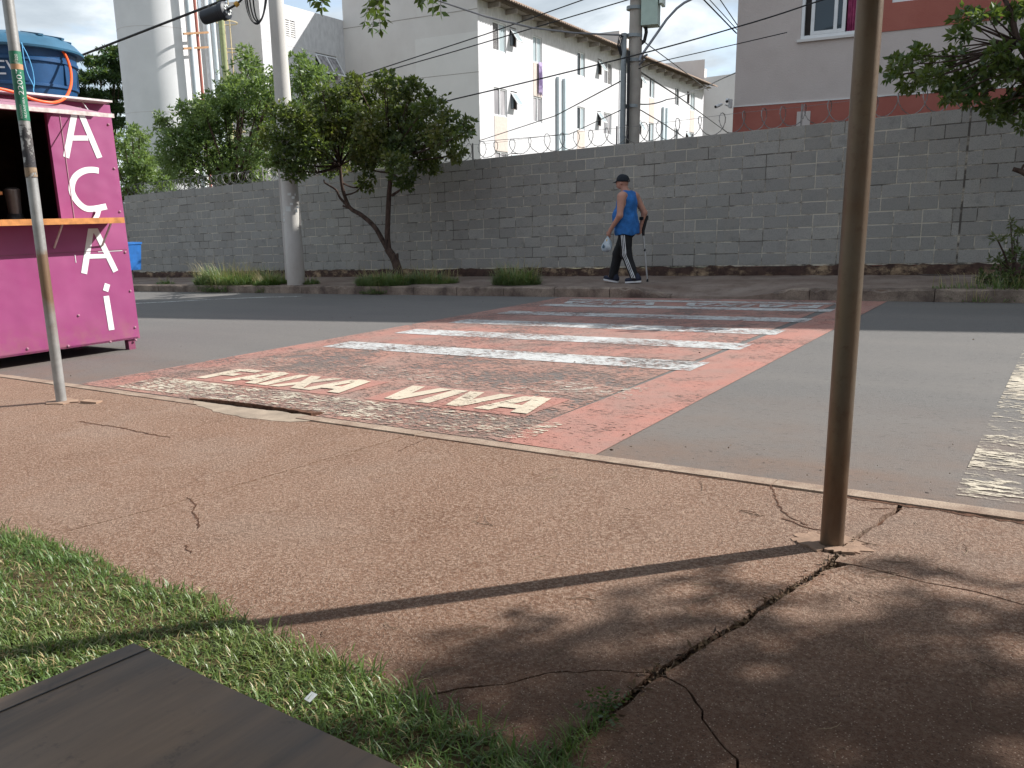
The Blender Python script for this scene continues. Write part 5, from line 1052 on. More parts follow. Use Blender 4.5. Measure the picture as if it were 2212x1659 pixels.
# --- feathery trees behind the wall
def back_tree(label, D, clp, trunk_px, leafL, per, mat, seed, ros=6, shell=.3, flat=.8):
    base = atD(trunk_px[0], trunk_px[1], D); base.z = gz(base.x)-.22; o = empty('garden_tree', base); tag(o, label, 'tree', 'trees behind the block wall')
    b = MB(); top = atD(clp[0][0], clp[0][1], D); fork = base.lerp(top, .45); limb(b, [base-Vector((0,0,.1)), base.lerp(fork,.5)+Vector((.1,0,0)), fork], .16, .1, 8)
    rr_ = random.Random(seed); cs = []
    for x, y, r in clp:
        for q in range(2):
            c_ = atD(x+rr_.uniform(-8,8), y+rr_.uniform(-8,8), D+rr_.uniform(-1.2,1.2)*(1 if q else .5)); rad = r/PF*(c_-CAM).dot(_fw); cs.append((c_, (rad*.9, rad*.9, rad*flat))); limb(b, [fork, fork.lerp(c_,.5)+Vector((0,0,.1)), c_], .035, .008, 5, 3)
    b.build('trunk', 'bark', o, smooth=True); V, F = crown(cs, per*1.6, leafL*.8, leafL*.8*.34, ros, shell, .3); link('crown', npmesh('crown', V, F), mat, o); return o
back_tree('bright feathery tree behind the wall left of the concrete pole', 26.0, [(520,200,60),(545,135,34),(530,108,18),(490,215,48),(470,260,62),(420,275,55),(380,310,52),(440,330,62),(500,330,58),(560,250,55),(570,190,45),(600,150,26),(560,320,55),(370,350,45),(410,375,45),(480,380,45),(540,380,45),(350,270,22),(620,230,40),(440,235,36),(345,250,14),(395,240,22)], (480,460), .17, 1.25, 'leaf_feathery', 3)
back_tree('feathery tree behind the concrete pole and street tree', 24.0, [(660,190,45),(650,130,26),(690,160,30),(640,260,55),(690,300,55),(610,350,45),(660,365,45),(720,250,45),(760,330,55),(800,345,45),(835,330,36)], (680,460), .17, 1.25, 'leaf_feathery', 4)
back_tree('low bushy tree between the kiosk and the wall', 31.5, [(285,330,40),(265,300,24),(300,300,26),(320,350,40),(290,385,40),(345,390,40),(260,370,30),(300,420,26),(265,415,26),(250,330,24),(280,280,14)], (300,470), .17, 1.3, 'leaf_feathery', 5)
back_tree('dark layered tree between the blue tank and the water tower', 43.0, [(240,120,26),(215,135,26),(190,135,18),(245,165,30),(215,165,26),(185,172,26),(250,200,26),(215,205,28),(180,210,28),(248,240,28),(215,245,28),(255,270,26),(190,255,24),(240,140,20),(150,175,30),(120,200,30),(150,240,30),(262,110,16)], (215,330), .24, 1.5, 'leaf_layered', 6, flat=.42)
# --- shade tree outside the right edge that dapples the pavement, and its hanging sprays
sh0 = Vector((5.0, 1.9, gz(5.0))); sh = empty('shade_tree', sh0); tag(sh, 'tree with hanging leaf sprays at the top edge that dapples the near pavement', 'tree')
b = MB(); fork = sh0+Vector((-.2,.5,2.3)); limb(b, [sh0-Vector((0,0,.1)), sh0+Vector((.05,.1,1.2)), fork], .17, .12, 12)
rs = random.Random(17); cs = []
def shadow_to(gx, gy, z): h = z-gz(gx); k = h/math.tan(SUN_EL); return Vector((gx+k*math.sin(SUN_AZ), gy+k*math.cos(SUN_AZ), z))
SP = [(-.55,1.7,.42),(-.2,1.9,.45),(.15,2.1,.4),(-.1,1.5,.5),(.35,1.7,.5),(-.75,1.35,.36),(-.35,1.25,.45),(.1,1.1,.5),(.6,1.3,.55),(.6,2.1,.4),(-.85,1.62,.22),(-.62,2.02,.20),(-.3,2.28,.22),(.05,2.42,.16),(-1.08,1.52,.16),(-1.12,1.22,.28),(-.75,.95,.4),(-.3,.85,.5),(.25,.7,.5),(-1.2,.85,.3),(-1.4,.3,.5),(-1.1,-.1,.5),(-.6,.4,.5),(-.5,-.2,.6),(.1,.1,.6),(.7,.5,.6),(.7,-.3,.7),(-1.28,1.38,.10),(-.02,2.55,.09),(-.5,2.18,.12),(1.1,1.0,.6),(1.3,1.8,.5),(1.3,.2,.7),(-1.3,1.12,.14)]
SP += [(*onG(x, y)[:2], r) for x, y, r in ((880,1480,.10),(960,1420,.12),(1010,1385,.10),(1120,1360,.13),(1200,1400,.2),(1300,1310,.13),(1300,1400,.25),(1420,1285,.13),(1450,1340,.22),(1560,1235,.10),(1600,1290,.2),(1680,1210,.10),(1000,1480,.2),(1100,1450,.2),(1930,1225,.10),(2060,1235,.13),(2150,1260,.13),(1900,1300,.2),(2050,1340,.25),(2200,1350,.3),(1750,1400,.3),(1900,1480,.35),(2100,1500,.35),(1600,1450,.25),(1500,1520,.25),(1700,1560,.3),(2000,1600,.35),(1300,1520,.2),(1350,1600,.25))]
for gx, gy, r in SP:
    r *= .84
    if rs.random() < .14: continue
    z = rs.uniform(3.5, 5.2); c_ = shadow_to(gx, gy, z); cs.append((c_, (r*.85, r*.85, r*.5))); limb(b, [fork, fork.lerp(c_,.5)+Vector((0,0,.25)), c_], .035, .008, 5, 3)
cs2 = []  # unseen extra clumps overhead, added to block skylight and darken the foreground
for k in range(230):
    c_ = Vector((rs.uniform(-3.4, 6.0), rs.uniform(-5.0, 3.4), rs.uniform(3.2, 4.9)))
    if c_.y > 2.0 and c_.x < -1.6: continue
    cs2.append((c_, (.62, .62, .34)))
    if k % 4 == 0: limb(b, [fork, fork.lerp(c_,.5)+Vector((0,0,.35)), c_], .035, .01, 5, 3)
V, F = crown(cs, 3.6, .085, .042, 8, .15, .1); Vb, Fb_ = crown(cs2, 2.2, .17, .085, 6, .1, .1); F = np.concatenate([F, Fb_+len(V)]); V = np.concatenate([V, Vb])
# hanging pinnate sprays visible at the top of the picture
Vs = [V]; Fs = [F]; nv_ = len(V)
br0 = fork+Vector((-1.5,1.2,1.4)); path = [fork, br0, atD(1300,-190,4.4), atD(1000,-140,4.6), atD(820,-110,4.7), atD(690,-120,4.8), atD(640,-130,4.9)]; limb(b, path, .05, .008, 7, 4)
sprays = [((930,-110),(935,15)),((920,-100),(912,6)),((945,-100),(952,25)),((895,-60),(905,-2)),((820,-105),(805,60)),((826,-100),(832,42)),((818,-100),(788,46)),((834,-90),(812,20)),((700,-110),(695,16)),((688,-110),(684,2)),((820,-105),(797,25)),((804,-70),(822,62)),((700,-120),(672,-4)),((940,-100),(925,-4))]
LC = []; LD = []; LL = []
for (xa, ya), (xb_, yb_) in sprays:
    D = 4.6+rs.uniform(-.25,.25); p, q = atD(xa, ya, D), atD(xb_, yb_, D+rs.uniform(-.15,.15)); limb(b, [p, p.lerp(q,.5)+Vector((.01,0,.01)), q], .003, .0012, 4, 4)
    d = (q-p).normalized(); sd = d.cross(Vector((0,0,1))); sd = (sd if sd.length > .1 else d.orthogonal()).normalized(); sd = (sd*.4+_r2*(1 if rs.random() < .5 else -1)*.9).normalized(); n_l = int((q-p).length/.032)
    for i in range(n_l+1):
        c_ = p.lerp(q, i/n_l)
        for s_ in (-1, 1):
            dd = (sd*s_+d*.55+Vector((0,0,-.15))+Vector((rs.uniform(-.25,.25),rs.uniform(-.25,.25),rs.uniform(-.2,.2)))).normalized(); LC.append(c_); LD.append(dd); LL.append(.048*rs.uniform(.75,1.2))
    LC.append(q); LD.append(d); LL.append(.05)
V2_, F2_ = leaf_quads(np.array([tuple(c) for c in LC]), np.array([tuple(c) for c in LD]), np.array(LL), np.array(LL)*.52, None, .08)
b.build('trunk', 'bark', sh, smooth=True)
link('crown', npmesh('crown', np.concatenate([V, V2_]), np.concatenate([F, F2_+len(V)])), 'leaf_shade', sh)
# --- grass
def blades(P, hgt, wid, lean, mat_name, name, parent=None, bend=.6, diru=None):
    n = len(P); a = rng.random(n)*2*np.pi; dr = np.stack([np.cos(a), np.sin(a), np.zeros(n)], 1) if diru is None else diru; sd = np.stack([-dr[:,1], dr[:,0], np.zeros(n)], 1)
    hgt = np.asarray(hgt).reshape(-1,1)*np.ones((n,1)); wid = np.asarray(wid).reshape(-1,1)*np.ones((n,1)); ln = (lean*(.3+rng.random(n)*1.2)).reshape(-1,1)
    up = np.array([0,0,1.0]); m1 = P+up*hgt*.55*np.cos(ln)+dr*hgt*.55*np.sin(ln); l2 = ln+bend*(.4+rng.random((n,1))); tip = m1+up*hgt*.5*np.cos(l2)+dr*hgt*.5*np.sin(l2)
    V = np.stack([P-sd*wid/2, P+sd*wid/2, m1+sd*wid*.42, m1-sd*wid*.42, tip], 1).reshape(-1,3); o = (np.arange(n)*5)[:,None]
    F = np.concatenate([o+np.array([[0,1,2]]), o+np.array([[0,2,3]]), o+np.array([[3,2,4]])]); return V, F
slope_sheet('verge_soil', -40, 12, -40, 1.03, -.012, 'verge_soil', ground)
# strip of soil over the slab edge with an uneven front
ge = [onG(x, y) for x, y in ((0,1150),(70,1165),(140,1185),(220,1225),(300,1265),(370,1283),(450,1287),(470,1310),(510,1345),(560,1372),(640,1410),(760,1452),(830,1488),(900,1522),(980,1562),(1050,1602),(1150,1650),(1250,1700))]
GE = [(-9, 1.36),(-6,1.38),(-4.5,1.37)]+[(p.x, p.y) for p in ge]+[(-.3,1.2),(.4,1.15),(2,1.2),(6,1.2)]
gx_, gy_ = np.array([p[0] for p in GE]), np.array([p[1] for p in GE]); oo = np.argsort(gx_); gx_, gy_ = gx_[oo], gy_[oo]
gedge = lambda x: np.interp(x, gx_, gy_)
xs = np.arange(-9, 6, .06); V = []; F = []
for i, x in enumerate(xs):
    y1 = float(gedge(x))+.02*math.sin(x*31)+rng.uniform(-.012,.012)
    for j, (y, z) in enumerate(((.98,.002),((.98+y1)/2,.014),(y1-.02,.010),(y1+.012,.0015))): V.append((x, y, gz(x)+z))
for i in range(len(xs)-1):
    for j in range(3): F.append((i*4+j, (i+1)*4+j, (i+1)*4+j+1, i*4+j+1))
link('verge_edge', npmesh('verge_edge', V, F), 'verge_soil', ground, smooth=True)
N = 62000; X = np.concatenate([rng.uniform(-5.2, .2, N), rng.uniform(-3.4,-.7, 22000)]); Y = np.concatenate([rng.uniform(.1, 1.46, N), rng.uniform(.55,1.44,22000)]); ed = gedge(X)
keep = (Y < ed+.03*rng.standard_normal(len(X))) & (Y > .08); dens = .55+.45*np.sin(X*5.3+np.sin(Y*7))*np.sin(Y*6.1+X*2.2); keep &= rng.random(len(X)) < np.clip(dens+.45, .25, 1)
X, Y = X[keep], Y[keep]; P = np.stack([X, Y, KS*X+.006], 1); n = len(P)
h = .017+.022*rng.random(n)*(1+.8*(np.abs(Y-ed[keep]) < .12))+.02*(X > -1.9)*rng.random(n)
V, F = blades(P, h, .0032+.0018*rng.random(n), .75, '', '')
gr = link('grass', npmesh('grass', V, F), 'grass_blade'); tag(gr, 'short green lawn grass along the edge of the near pavement', 'grass', kind='stuff')
md = rng.random(n) < .13; V, F = blades(P[md]+np.array([0,0,.004]), .03+.02*rng.random(md.sum()), .0034, 1.15, '', '')
gd = link('dry_grass', npmesh('dry_grass', V, F), 'grass_dry'); tag(gd, 'dry straw blades mixed into the near lawn', 'grass', kind='stuff')
def tuft(cx_, cy_, rx, ry, hgt, n, label, seed, mat='tuft_blade', zf=farz, dry=.25, name='grass_tuft'):
    a = rng.random(n)*2*np.pi; rr_ = np.sqrt(rng.random(n)); X = cx_+rx*rr_*np.cos(a); Y = cy_+ry*rr_*np.sin(a)
    Z = np.array([zf(x, y) if y > 11.33 else gz(x)-.01 for x, y in zip(X, Y)]); P = np.stack([X, Y, Z], 1)
    out = np.stack([np.cos(a), np.sin(a), np.zeros(n)], 1)+rng.normal(size=(n,3))*.6; out[:,2] = 0; out /= np.linalg.norm(out,axis=1)[:,None]+1e-6
    dome = (1-.62*rr_**2)*(.75+.35*np.sin(X*9+seed)*np.sin(X*4.3)); V, F = blades(P, 1.35*hgt*(.45+.7*rng.random(n))*dome, .008+.007*rng.random(n), .35+.25*1, '', '', bend=.95, diru=out)
    o = empty(name, (cx_, cy_, zf(cx_, cy_))); tag(o, label, 'grass', 'grass tufts along the far kerb')
    tag(link('blades', npmesh('blades', V, F), mat, o), kind='stuff'); k = int(n*dry*.5)
    V, F = blades(P[:k]+np.array([0,0,.02]), hgt*(.6+.8*rng.random(k)), .006, .3, '', '', bend=.8, diru=out[:k]); tag(link('dry_stalks', npmesh('dry_stalks', V, F), 'grass_dry', o), kind='stuff'); return o
def fpx(x, y): p = atY(x, y, 11.75); return p.x
tuft(fpx(500,615), 11.62, 1.05, .38, .52, 2600, 'pale grass tuft at the kerb left of the concrete pole', 1)
tuft(fpx(560,615), 12.0, .9, .35, .36, 1500, 'low grass behind the kerb against the concrete pole', 2)
tuft(fpx(598,626), 11.5, .35, .22, .28, 700, 'small dark grass clump at the foot of the concrete pole', 3, 'grass_blade')
tuft(fpx(665,606), 11.8, .25, .15, .2, 300, 'little grass sprig right of the concrete pole', 4)
tuft(fpx(840,615), 11.60, .62, .36, .40, 2200, 'green grass tuft at the base of the street tree', 5, 'tuft_blade', dry=.1)
tuft(fpx(905,600), 12.1, .62, .3, .34, 1200, 'grass behind the street tree tuft near the wall', 6)
tuft(fpx(1108,600), 11.85, .48, .25, .44, 1100, 'grass tuft alone on the pavement between the tree and the walking person', 7)
tuft(fpx(360,608), 11.7, .35, .15, .18, 160, 'few pale stalks on the kerb near the kiosk', 8)
# shrub at the right edge
sc_ = atY(2195, 560, 11.95); sb0 = Vector((sc_.x, 11.95, farz(sc_.x, 11.95))); shb = empty('shrub', sb0); tag(shb, 'scrubby dark shrub at the right end of the far pavement', 'shrub')
b = MB(); cs = []
for x, y, r in ((2180,600,36),(2140,610,26),(2190,550,32),(2160,560,24),(2195,505,22),(2150,520,14),(2215,610,40),(2240,560,50),(2120,622,16),(2185,485,10),(2170,630,24)):
    for q in range(2): c_ = atY(x+rs.uniform(-6,6), y+rs.uniform(-6,6), 11.95+rs.uniform(-.35,.35)); c_.z = max(c_.z, sb0.z+.06); cs.append((c_, r/PF*(c_-CAM).dot(_fw)*.95)); limb(b, [sb0, sb0.lerp(c_,.5)+Vector((0,0,.05)), c_], .014, .004, 5, 3)
b.build('stems', 'bark', shb, smooth=True); V, F = crown(cs, 3.6, .07, .022, 6, .1, .4); link('foliage', npmesh('foliage', V, F), 'leaf_shrub', shb)
tuft(sc_.x-.15, 11.5, .7, .25, .22, 260, 'dry grass sprawling over the kerb under the right-hand shrub', 9, 'tuft_blade', dry=.7)
# weed in the joint, loose sprig
wd = onG(1308, 1545); we = empty('weed', wd); tag(we, 'small green weed growing in the wide pavement joint', 'weed')
C_ = []; D_ = []; L_ = []
for i in range(9):
    a = rs.uniform(0, 6.28); d = Vector((math.cos(a), math.sin(a), rs.uniform(.1,.5))).normalized(); p = wd+Vector((rs.uniform(-.02,.02), rs.uniform(-.02,.02), .004))
    for j in range(6):
        for s_ in (-1, 1): C_.append(p+d*.011*j); D_.append((d*.5+d.cross(Vector((0,0,1)))*s_+Vector((0,0,.15))).normalized()); L_.append(.017)
V, F = leaf_quads(np.array([tuple(c) for c in C_]), np.array([tuple(c) for c in D_]), np.array(L_), np.array(L_)*.45, True, .05); link('leaves', npmesh('leaves', V, F), 'leaf_shade', we)
P = np.array([[x, y, gz(x)-.02] for x, y in ((-.82+rng.normal(0,.02), 1.2+rng.random()*.28) for _ in range(260))]); V, F = blades(P, .05+.04*rng.random(len(P)), .003, .5, '', '')
jg = link('joint_grass', npmesh('joint_grass', V, F), 'grass_blade'); tag(jg, 'thin grass sprouting from the bottom of the wide pavement joint', 'grass', kind='stuff')
# litter in the joint and twigs
C_ = []; allj = JB[int(len(JB)*.3):]+JB2
for p in allj:
    for k in range(34): C_.append((p.x+rng.normal(0,.009), p.y+rng.normal(0,.03), gz(p.x)-.010+rng.uniform(-.008,.010)))
C_ = np.array(C_); D = rng.normal(size=C_.shape)*np.array([1,1,.45]); D /= np.linalg.norm(D,axis=1)[:,None]; Ls_ = .010+.018*rng.random(len(C_)); V, F = leaf_quads(C_, D, Ls_, Ls_*.4, None, .1)
tag(link('leaf_litter', npmesh('leaf_litter', V, F), 'leaf_litter'), 'dry leaf litter packed in the wide pavement joint', 'leaf litter', kind='stuff')
tb_ = MB()
for i in range(95):
    gx = rs.uniform(-1.9, .6); gy = rs.uniform(1.35, 3.3)
    if gx < -1.2 and rs.random() < .6: continue
    a = rs.uniform(0, 6.28); L = rs.uniform(.02,.10) if rs.random() < .8 else rs.uniform(.1,.16); cv = rs.uniform(-.5,.5); P = []
    for k in range(5): t_ = (k/4-.5)*L; P.append(Vector((gx+t_*math.cos(a)-cv*t_*t_/L*math.sin(a)*2, gy+t_*math.sin(a)+cv*t_*t_/L*math.cos(a)*2, 0))); P[-1].z = gz(P[-1].x)+.0025+abs(rs.gauss(0,.001))
    tb_.tube(P, .0011, 4)
tag(tb_.build('twigs', 'twig', smooth=True), 'thin fallen twigs and leaf stalks scattered over the near pavement', 'twigs', kind='stuff')
nd = 230; X = np.concatenate([rng.uniform(-9, .3, nd-60), rng.uniform(-3.4, .3, 60)]); Y = np.concatenate([3.6+7.3*rng.random(nd-60)**1.6, 3.5+.5*rng.random(60)]); P = np.stack([X, Y, KS*X+ROADZ+.013], 1); D = np.stack([rng.normal(size=nd), rng.normal(size=nd), .12*rng.normal(size=nd)], 1); D /= np.linalg.norm(D,axis=1)[:,None]; Ld = .007+.018*rng.random(nd)**2
V, F = leaf_quads(P, D, Ld, Ld*.45, True, .1); tag(link('road_debris', npmesh('road_debris', V, F), 'leaf_litter'), 'tiny dry leaves and grit lying on the road', 'debris', kind='stuff')
pp_ = onG(672, 1536); tag(MB().add([pp_+Vector((-.016,-.006,.03)), pp_+Vector((.012,-.012,.034)), pp_+Vector((.016,.010,.045)), pp_+Vector((-.010,.014,.042))], [(0,1,2,3)]).build('paper_scrap', 'paper_white'), 'white scrap of paper lying in the near lawn grass', 'litter')

# ================================================================== person
def surface_nets(f, org, h):
    s = f < 0; nx, ny, nz = f.shape; cor = [(i,j,k) for i in (0,1) for j in (0,1) for k in (0,1)]
    sub = lambda a, o: a[o[0]:nx-1+o[0], o[1]:ny-1+o[1], o[2]:nz-1+o[2]]
    cnt = sum(sub(s, o).astype(np.int8) for o in cor); mask = (cnt > 0) & (cnt < 8); idx = np.full(mask.shape, -1, np.int64); ii = np.argwhere(mask); idx[mask] = np.arange(len(ii))
    acc = np.zeros((len(ii),3)); num = np.zeros(len(ii)); vals = {o: sub(f, o)[mask] for o in cor}
    for a in cor:
        for ax in range(3):
            if a[ax] == 0:
                b = list(a); b[ax] = 1; b = tuple(b); fa, fb = vals[a], vals[b]; m = (fa < 0) != (fb < 0); t_ = np.where(m, fa/(fa-fb+1e-12), 0); p = np.tile(np.array(a, float), (len(ii),1)); p[:,ax] += t_; acc[m] += p[m]; num[m] += 1
    V = org+(ii+acc/num[:,None])*h; F = []
    for ax in range(3):
        o1, o2 = [(1,2),(2,0),(0,1)][ax]; sl0 = [slice(None)]*3; sl1 = [slice(None)]*3; sl0[ax] = slice(0,-1); sl1[ax] = slice(1,None); ch = s[tuple(sl0)] != s[tuple(sl1)]; e = np.argwhere(ch); sg = s[tuple(sl0)][ch]
        ok = (e[:,o1] > 0) & (e[:,o2] > 0) & (e[:,o1] < f.shape[o1]-1) & (e[:,o2] < f.shape[o2]-1); e, sg = e[ok], sg[ok]
        def g(d1, d2): q = e.copy(); q[:,o1] += d1; q[:,o2] += d2; return idx[q[:,0],q[:,1],q[:,2]]
        Q = np.stack([g(-1,-1), g(0,-1), g(0,0), g(-1,0)], 1); Q[~sg] = Q[~sg][:,::-1]; F.append(Q)
    return V, np.concatenate(F)
class SDF:
    def __init__(s, lo, hi, h): s.lo = np.array(lo, float); s.h = h; n = np.ceil((np.array(hi)-s.lo)/h).astype(int)+1; s.ax = [s.lo[i]+np.arange(n[i])*h for i in range(3)]; s.f = np.full(n, 9.0, np.float32)
    def _region(s, lo, hi):
        sl = tuple(slice(max(0, int((lo[i]-s.lo[i])/s.h)), max(1, int((hi[i]-s.lo[i])/s.h)+2)) for i in range(3)); return sl, np.meshgrid(*[s.ax[i][sl[i]] for i in range(3)], indexing='ij')
    def _min(s, sl, d, k):
        a = s.f[sl]; hh = np.clip(.5+.5*(a-d)/k, 0, 1); s.f[sl] = a*(1-hh)+d*hh-k*hh*(1-hh)
    def cap(s, a, b, ra, rb, k=.03, flat=None):
        a, b = np.array(a, float), np.array(b, float); m = max(ra, rb)+.12; sl, (X, Y, Z) = s._region(np.minimum(a,b)-m, np.maximum(a,b)+m); d = b-a; L2_ = d@d+1e-12
        t_ = np.clip(((X-a[0])*d[0]+(Y-a[1])*d[1]+(Z-a[2])*d[2])/L2_, 0, 1); q = np.sqrt((X-a[0]-t_*d[0])**2+(Y-a[1]-t_*d[1])**2+(Z-a[2]-t_*d[2])**2)-(ra+(rb-ra)*t_); s._min(sl, q.astype(np.float32), k); return s
    def ell(s, c, r, k=.03):
        c, r = np.array(c, float), np.array(r, float); sl, (X, Y, Z) = s._region(c-r-.12, c+r+.12); u = np.sqrt(((X-c[0])/r[0])**2+((Y-c[1])/r[1])**2+((Z-c[2])/r[2])**2); g = np.sqrt(((X-c[0])/r[0]**2)**2+((Y-c[1])/r[1]**2)**2+((Z-c[2])/r[2]**2)**2)+1e-9
        s._min(sl, (u*(u-1)/g).astype(np.float32), k); return s
    def cut(s, fn):   # keep where fn <= 0
        X, Y, Z = np.meshgrid(*s.ax, indexing='ij'); s.f = np.maximum(s.f, fn(X, Y, Z).astype(np.float32)); return s
    def mesh(s, name, xf): V, F = surface_nets(s.f, s.lo, s.h); return npmesh(name, xf(V), F)
mg = atY(1352, 609, 12.2); MX, MY = mg.x, 12.2; MZ = farz(MX, MY)
def xf(V): V = np.asarray(V, float); return np.stack([MX-V[:,0], MY-V[:,1], MZ+V[:,2]], 1)
def mp(h_, l_, z_): return Vector((MX-h_, MY-l_, MZ+z_))
man = empty('person', (MX, MY, MZ)); tag(man, 'person in blue tank top, black striped trousers and cap walking away with a crutch', 'person')
LS, LE, LWr = (0,.205,1.375), (-.015,.275,1.09), (.165,.245,.865); RS, RE, RWr = (-.05,-.205,1.375), (-.165,-.295,1.125), (-.115,-.275,.90)
LH, LK, LA = (-.02,.095,.86), (-.055,.105,.47), (-.215,.105,.105); RH, RK, RA = (.02,-.095,.86), (.20,-.10,.475), (.295,-.10,.105)
B = SDF((-.45,-.45,-.02), (.5,.45,1.76), .0085)
B.ell((0,0,.92), (.14,.18,.14)).ell((.035,0,1.06), (.165,.19,.19), .06).ell((.0,0,1.26), (.135,.195,.19), .06).cap((-.04,-.15,1.395),(0,.15,1.395),.07,.07,.05)
B.cap((.005,0,1.42),(.06,0,1.53),.065,.058,.04).ell((.085,0,1.615), (.098,.078,.105), .02).ell((.125,0,1.555), (.062,.056,.05), .03).cap((.178,0,1.61),(.196,0,1.585),.011,.015,.012).ell((.07,.08,1.60), (.018,.010,.03), .008).ell((.07,-.08,1.60), (.018,.010,.03), .008)
B.cap((.165,.03,1.612),(.165,.032,1.612),.014,.014,.006).cap((.165,-.03,1.612),(.165,-.032,1.612),.014,.014,.006).cap((.172,-.02,1.548),(.172,.02,1.548),.009,.009,.008)
for S_, E_, W_ in ((LS, LE, LWr), (RS, RE, RWr)):
    B.cap(S_, E_, .066, .047, .05); B.cap(E_, W_, .046, .029, .03)
for H_, K_, A_ in ((LH, LK, LA), (RH, RK, RA)):
    B.cap(H_, K_, .095, .06, .05); B.cap(K_, A_, .058, .04, .03)
    B.cap(A_, (A_[0]+.12, A_[1], .045), .038, .03, .03)
# hands: palm, four curled fingers and a thumb each
def hand(S, w, fwd, inn, dn):
    w, fwd, inn, dn = map(Vector, (w, fwd, inn, dn)); pc = w+dn*.045; S.cap(w, pc+dn*.03, .028, .033, .02)
    for i, L in enumerate((.036,.040,.038,.030)):
        o = fwd*(.030-.020*i); k0_ = pc+dn*.038+o; k1_ = k0_+dn*L*.8+inn*.012; k2_ = k1_+inn*.026+dn*.006; k3_ = k2_+inn*.008-dn*.022
        S.cap(k0_, k1_, .0105, .0095, .006); S.cap(k1_, k2_, .0095, .009, .006); S.cap(k2_, k3_, .009, .008, .006)
    t0 = pc+fwd*.028+dn*.005; t1 = t0+fwd*.024+inn*.018+dn*.022; t2 = t1+dn*.024+inn*.014; S.cap(t0, t1, .013, .0105, .008); S.cap(t1, t2, .0105, .009, .006)
LHd = Vector((.20,.24,.80)); hand(B, LWr, (.8,0,.45), (0,-1,0), Vector((.45,-.05,-.9)).normalized()); hand(B, RWr, (.9,0,-.2), (0,1,0), Vector((.1,.05,-1)).normalized())
link('body', B.mesh('body', xf), 'skin', man, smooth=True, angle=0)
# tank top
S = SDF((-.30,-.35,.72), (.32,.35,1.52), .009)
S.ell((-.005,0,.90), (.190,.235,.24)).ell((-.01,0,.80), (.180,.232,.16), .05).ell((.04,0,1.06), (.195,.225,.20), .06).ell((.0,0,1.27), (.158,.208,.20), .06).cap((-.03,-.115,1.415),(0,.115,1.415),.062,.062,.05)
S.cut(lambda X, Y, Z: .785+.012*np.sin(X*22+Y*13)-Z).cut(lambda X, Y, Z: .115-np.sqrt((X-.0)**2*.8+(np.abs(Y)-.265)**2+((Z-1.32)*.72)**2)).cut(lambda X, Y, Z: .082-np.sqrt((X-.03)**2+Y**2+(Z-1.505)**2))
S.cut(lambda X, Y, Z: np.where(Z > 1.16, np.abs(Y)-.222, -1.0))
sh_ = link('tank_top', S.mesh('tank_top', xf), 'shirt_blue', man, smooth=True, angle=0)
# folds
dm = sh_.modifiers.new('d', 'DISPLACE'); tx = bpy.data.textures.new('folds', 'CLOUDS'); tx.noise_scale = .09; dm.texture = tx; dm.strength = .018; dm.mid_level = .5
# trousers
T = SDF((-.42,-.3,.02), (.46,.3,.98), .009)
T.ell((.0,0,.87), (.155,.195,.14))
for H_, K_, A_ in ((LH, LK, LA), (RH, RK, RA)):
    T.cap(H_, K_, .118, .084, .06); T.cap(K_, (A_[0]+.0, A_[1], A_[2]-.01), .082, .070, .04)
T.cut(lambda X, Y, Z: .065+.01*np.sin(X*60)-Z).cut(lambda X, Y, Z: Z-.93)
tr_ = link('trousers', T.mesh('trousers', xf), 'trousers_black', man, smooth=True, angle=0); dm = tr_.modifiers.new('d', 'DISPLACE'); dm.texture = tx; dm.strength = .014; dm.mid_level = .5
# three white stripes laid on the outer side of each leg, found by marching outward to the cloth
def cloth_r(c, dr, f=T):
    p = Vector(c)+Vector(dr)*.25
    for _ in range(90):
        i = [int(round((p[k]-f.lo[k])/f.h)) for k in range(3)]
        if all(0 <= i[k] < f.f.shape[k] for k in range(3)) and f.f[i[0],i[1],i[2]] < 0: break
        p = p-Vector(dr)*.003
    return p+Vector(dr)*.012
for sgn, (H_, K_, A_) in ((1, (LH, LK, LA)), (-1, (RH, RK, RA))):
    for off in (-.026, 0, .026):
        L_ = []; 
        for i in range(19):
            t_ = .10+.90*i/18; c_ = Vector(H_).lerp(Vector(K_), t_*2) if t_ < .5 else Vector(K_).lerp(Vector(A_), t_*2-1)
            L_.append([cloth_r(c_+Vector((off+dx+.0,0,0)), (-.12,sgn,0)) for dx in (-.0055,.0055)])
        b = MB()
        for q in L_: b.v += [tuple(mp(*q[0])), tuple(mp(*q[1]))]
        for i in range(18): b.f.append((2*i, 2*i+1, 2*i+3, 2*i+2))
        b.build('stripe', 'stripe_white', tr_, smooth=True)
# cap
c_ = Vector((.078,0,1.63)); b = MB(); n = 20; rows_ = 7
for i in range(rows_):
    a = math.pi/2*i/(rows_-1)
    for j in range(n):
        t_ = 2*math.pi*j/n; rr2 = math.cos(a); b.v.append(tuple(mp(c_.x+.114*(rr2**.8)*math.cos(t_), c_.y+.094*(rr2**.8)*math.sin(t_), c_.z+.004*math.cos(t_)-.012+.118*math.sin(a))))
for i in range(rows_-1):
    for j in range(n): b.f.append((i*n+j, i*n+(j+1)%n, (i+1)*n+(j+1)%n, (i+1)*n+j))
cap = b.build('cap', 'cap_black', man, smooth=True); cap.modifiers.new('s', 'SOLIDIFY').thickness = .006
b = MB()
for i in range(9):
    t_ = -1.0+2.0*i/8; b.v += [tuple(mp(c_.x+.105*math.cos(t_*.95), .088*math.sin(t_*.95), c_.z-.004)), tuple(mp(c_.x+.105*math.cos(t_*.8)+.075*math.cos(t_*.9), .088*math.sin(t_*.8), c_.z-.026))]
for i in range(8): b.f.append((2*i, 2*i+2, 2*i+3, 2*i+1))
vz = b.build('visor', 'cap_black', cap, smooth=True); vz.modifiers.new('s', 'SOLIDIFY').thickness = .005
b = MB()
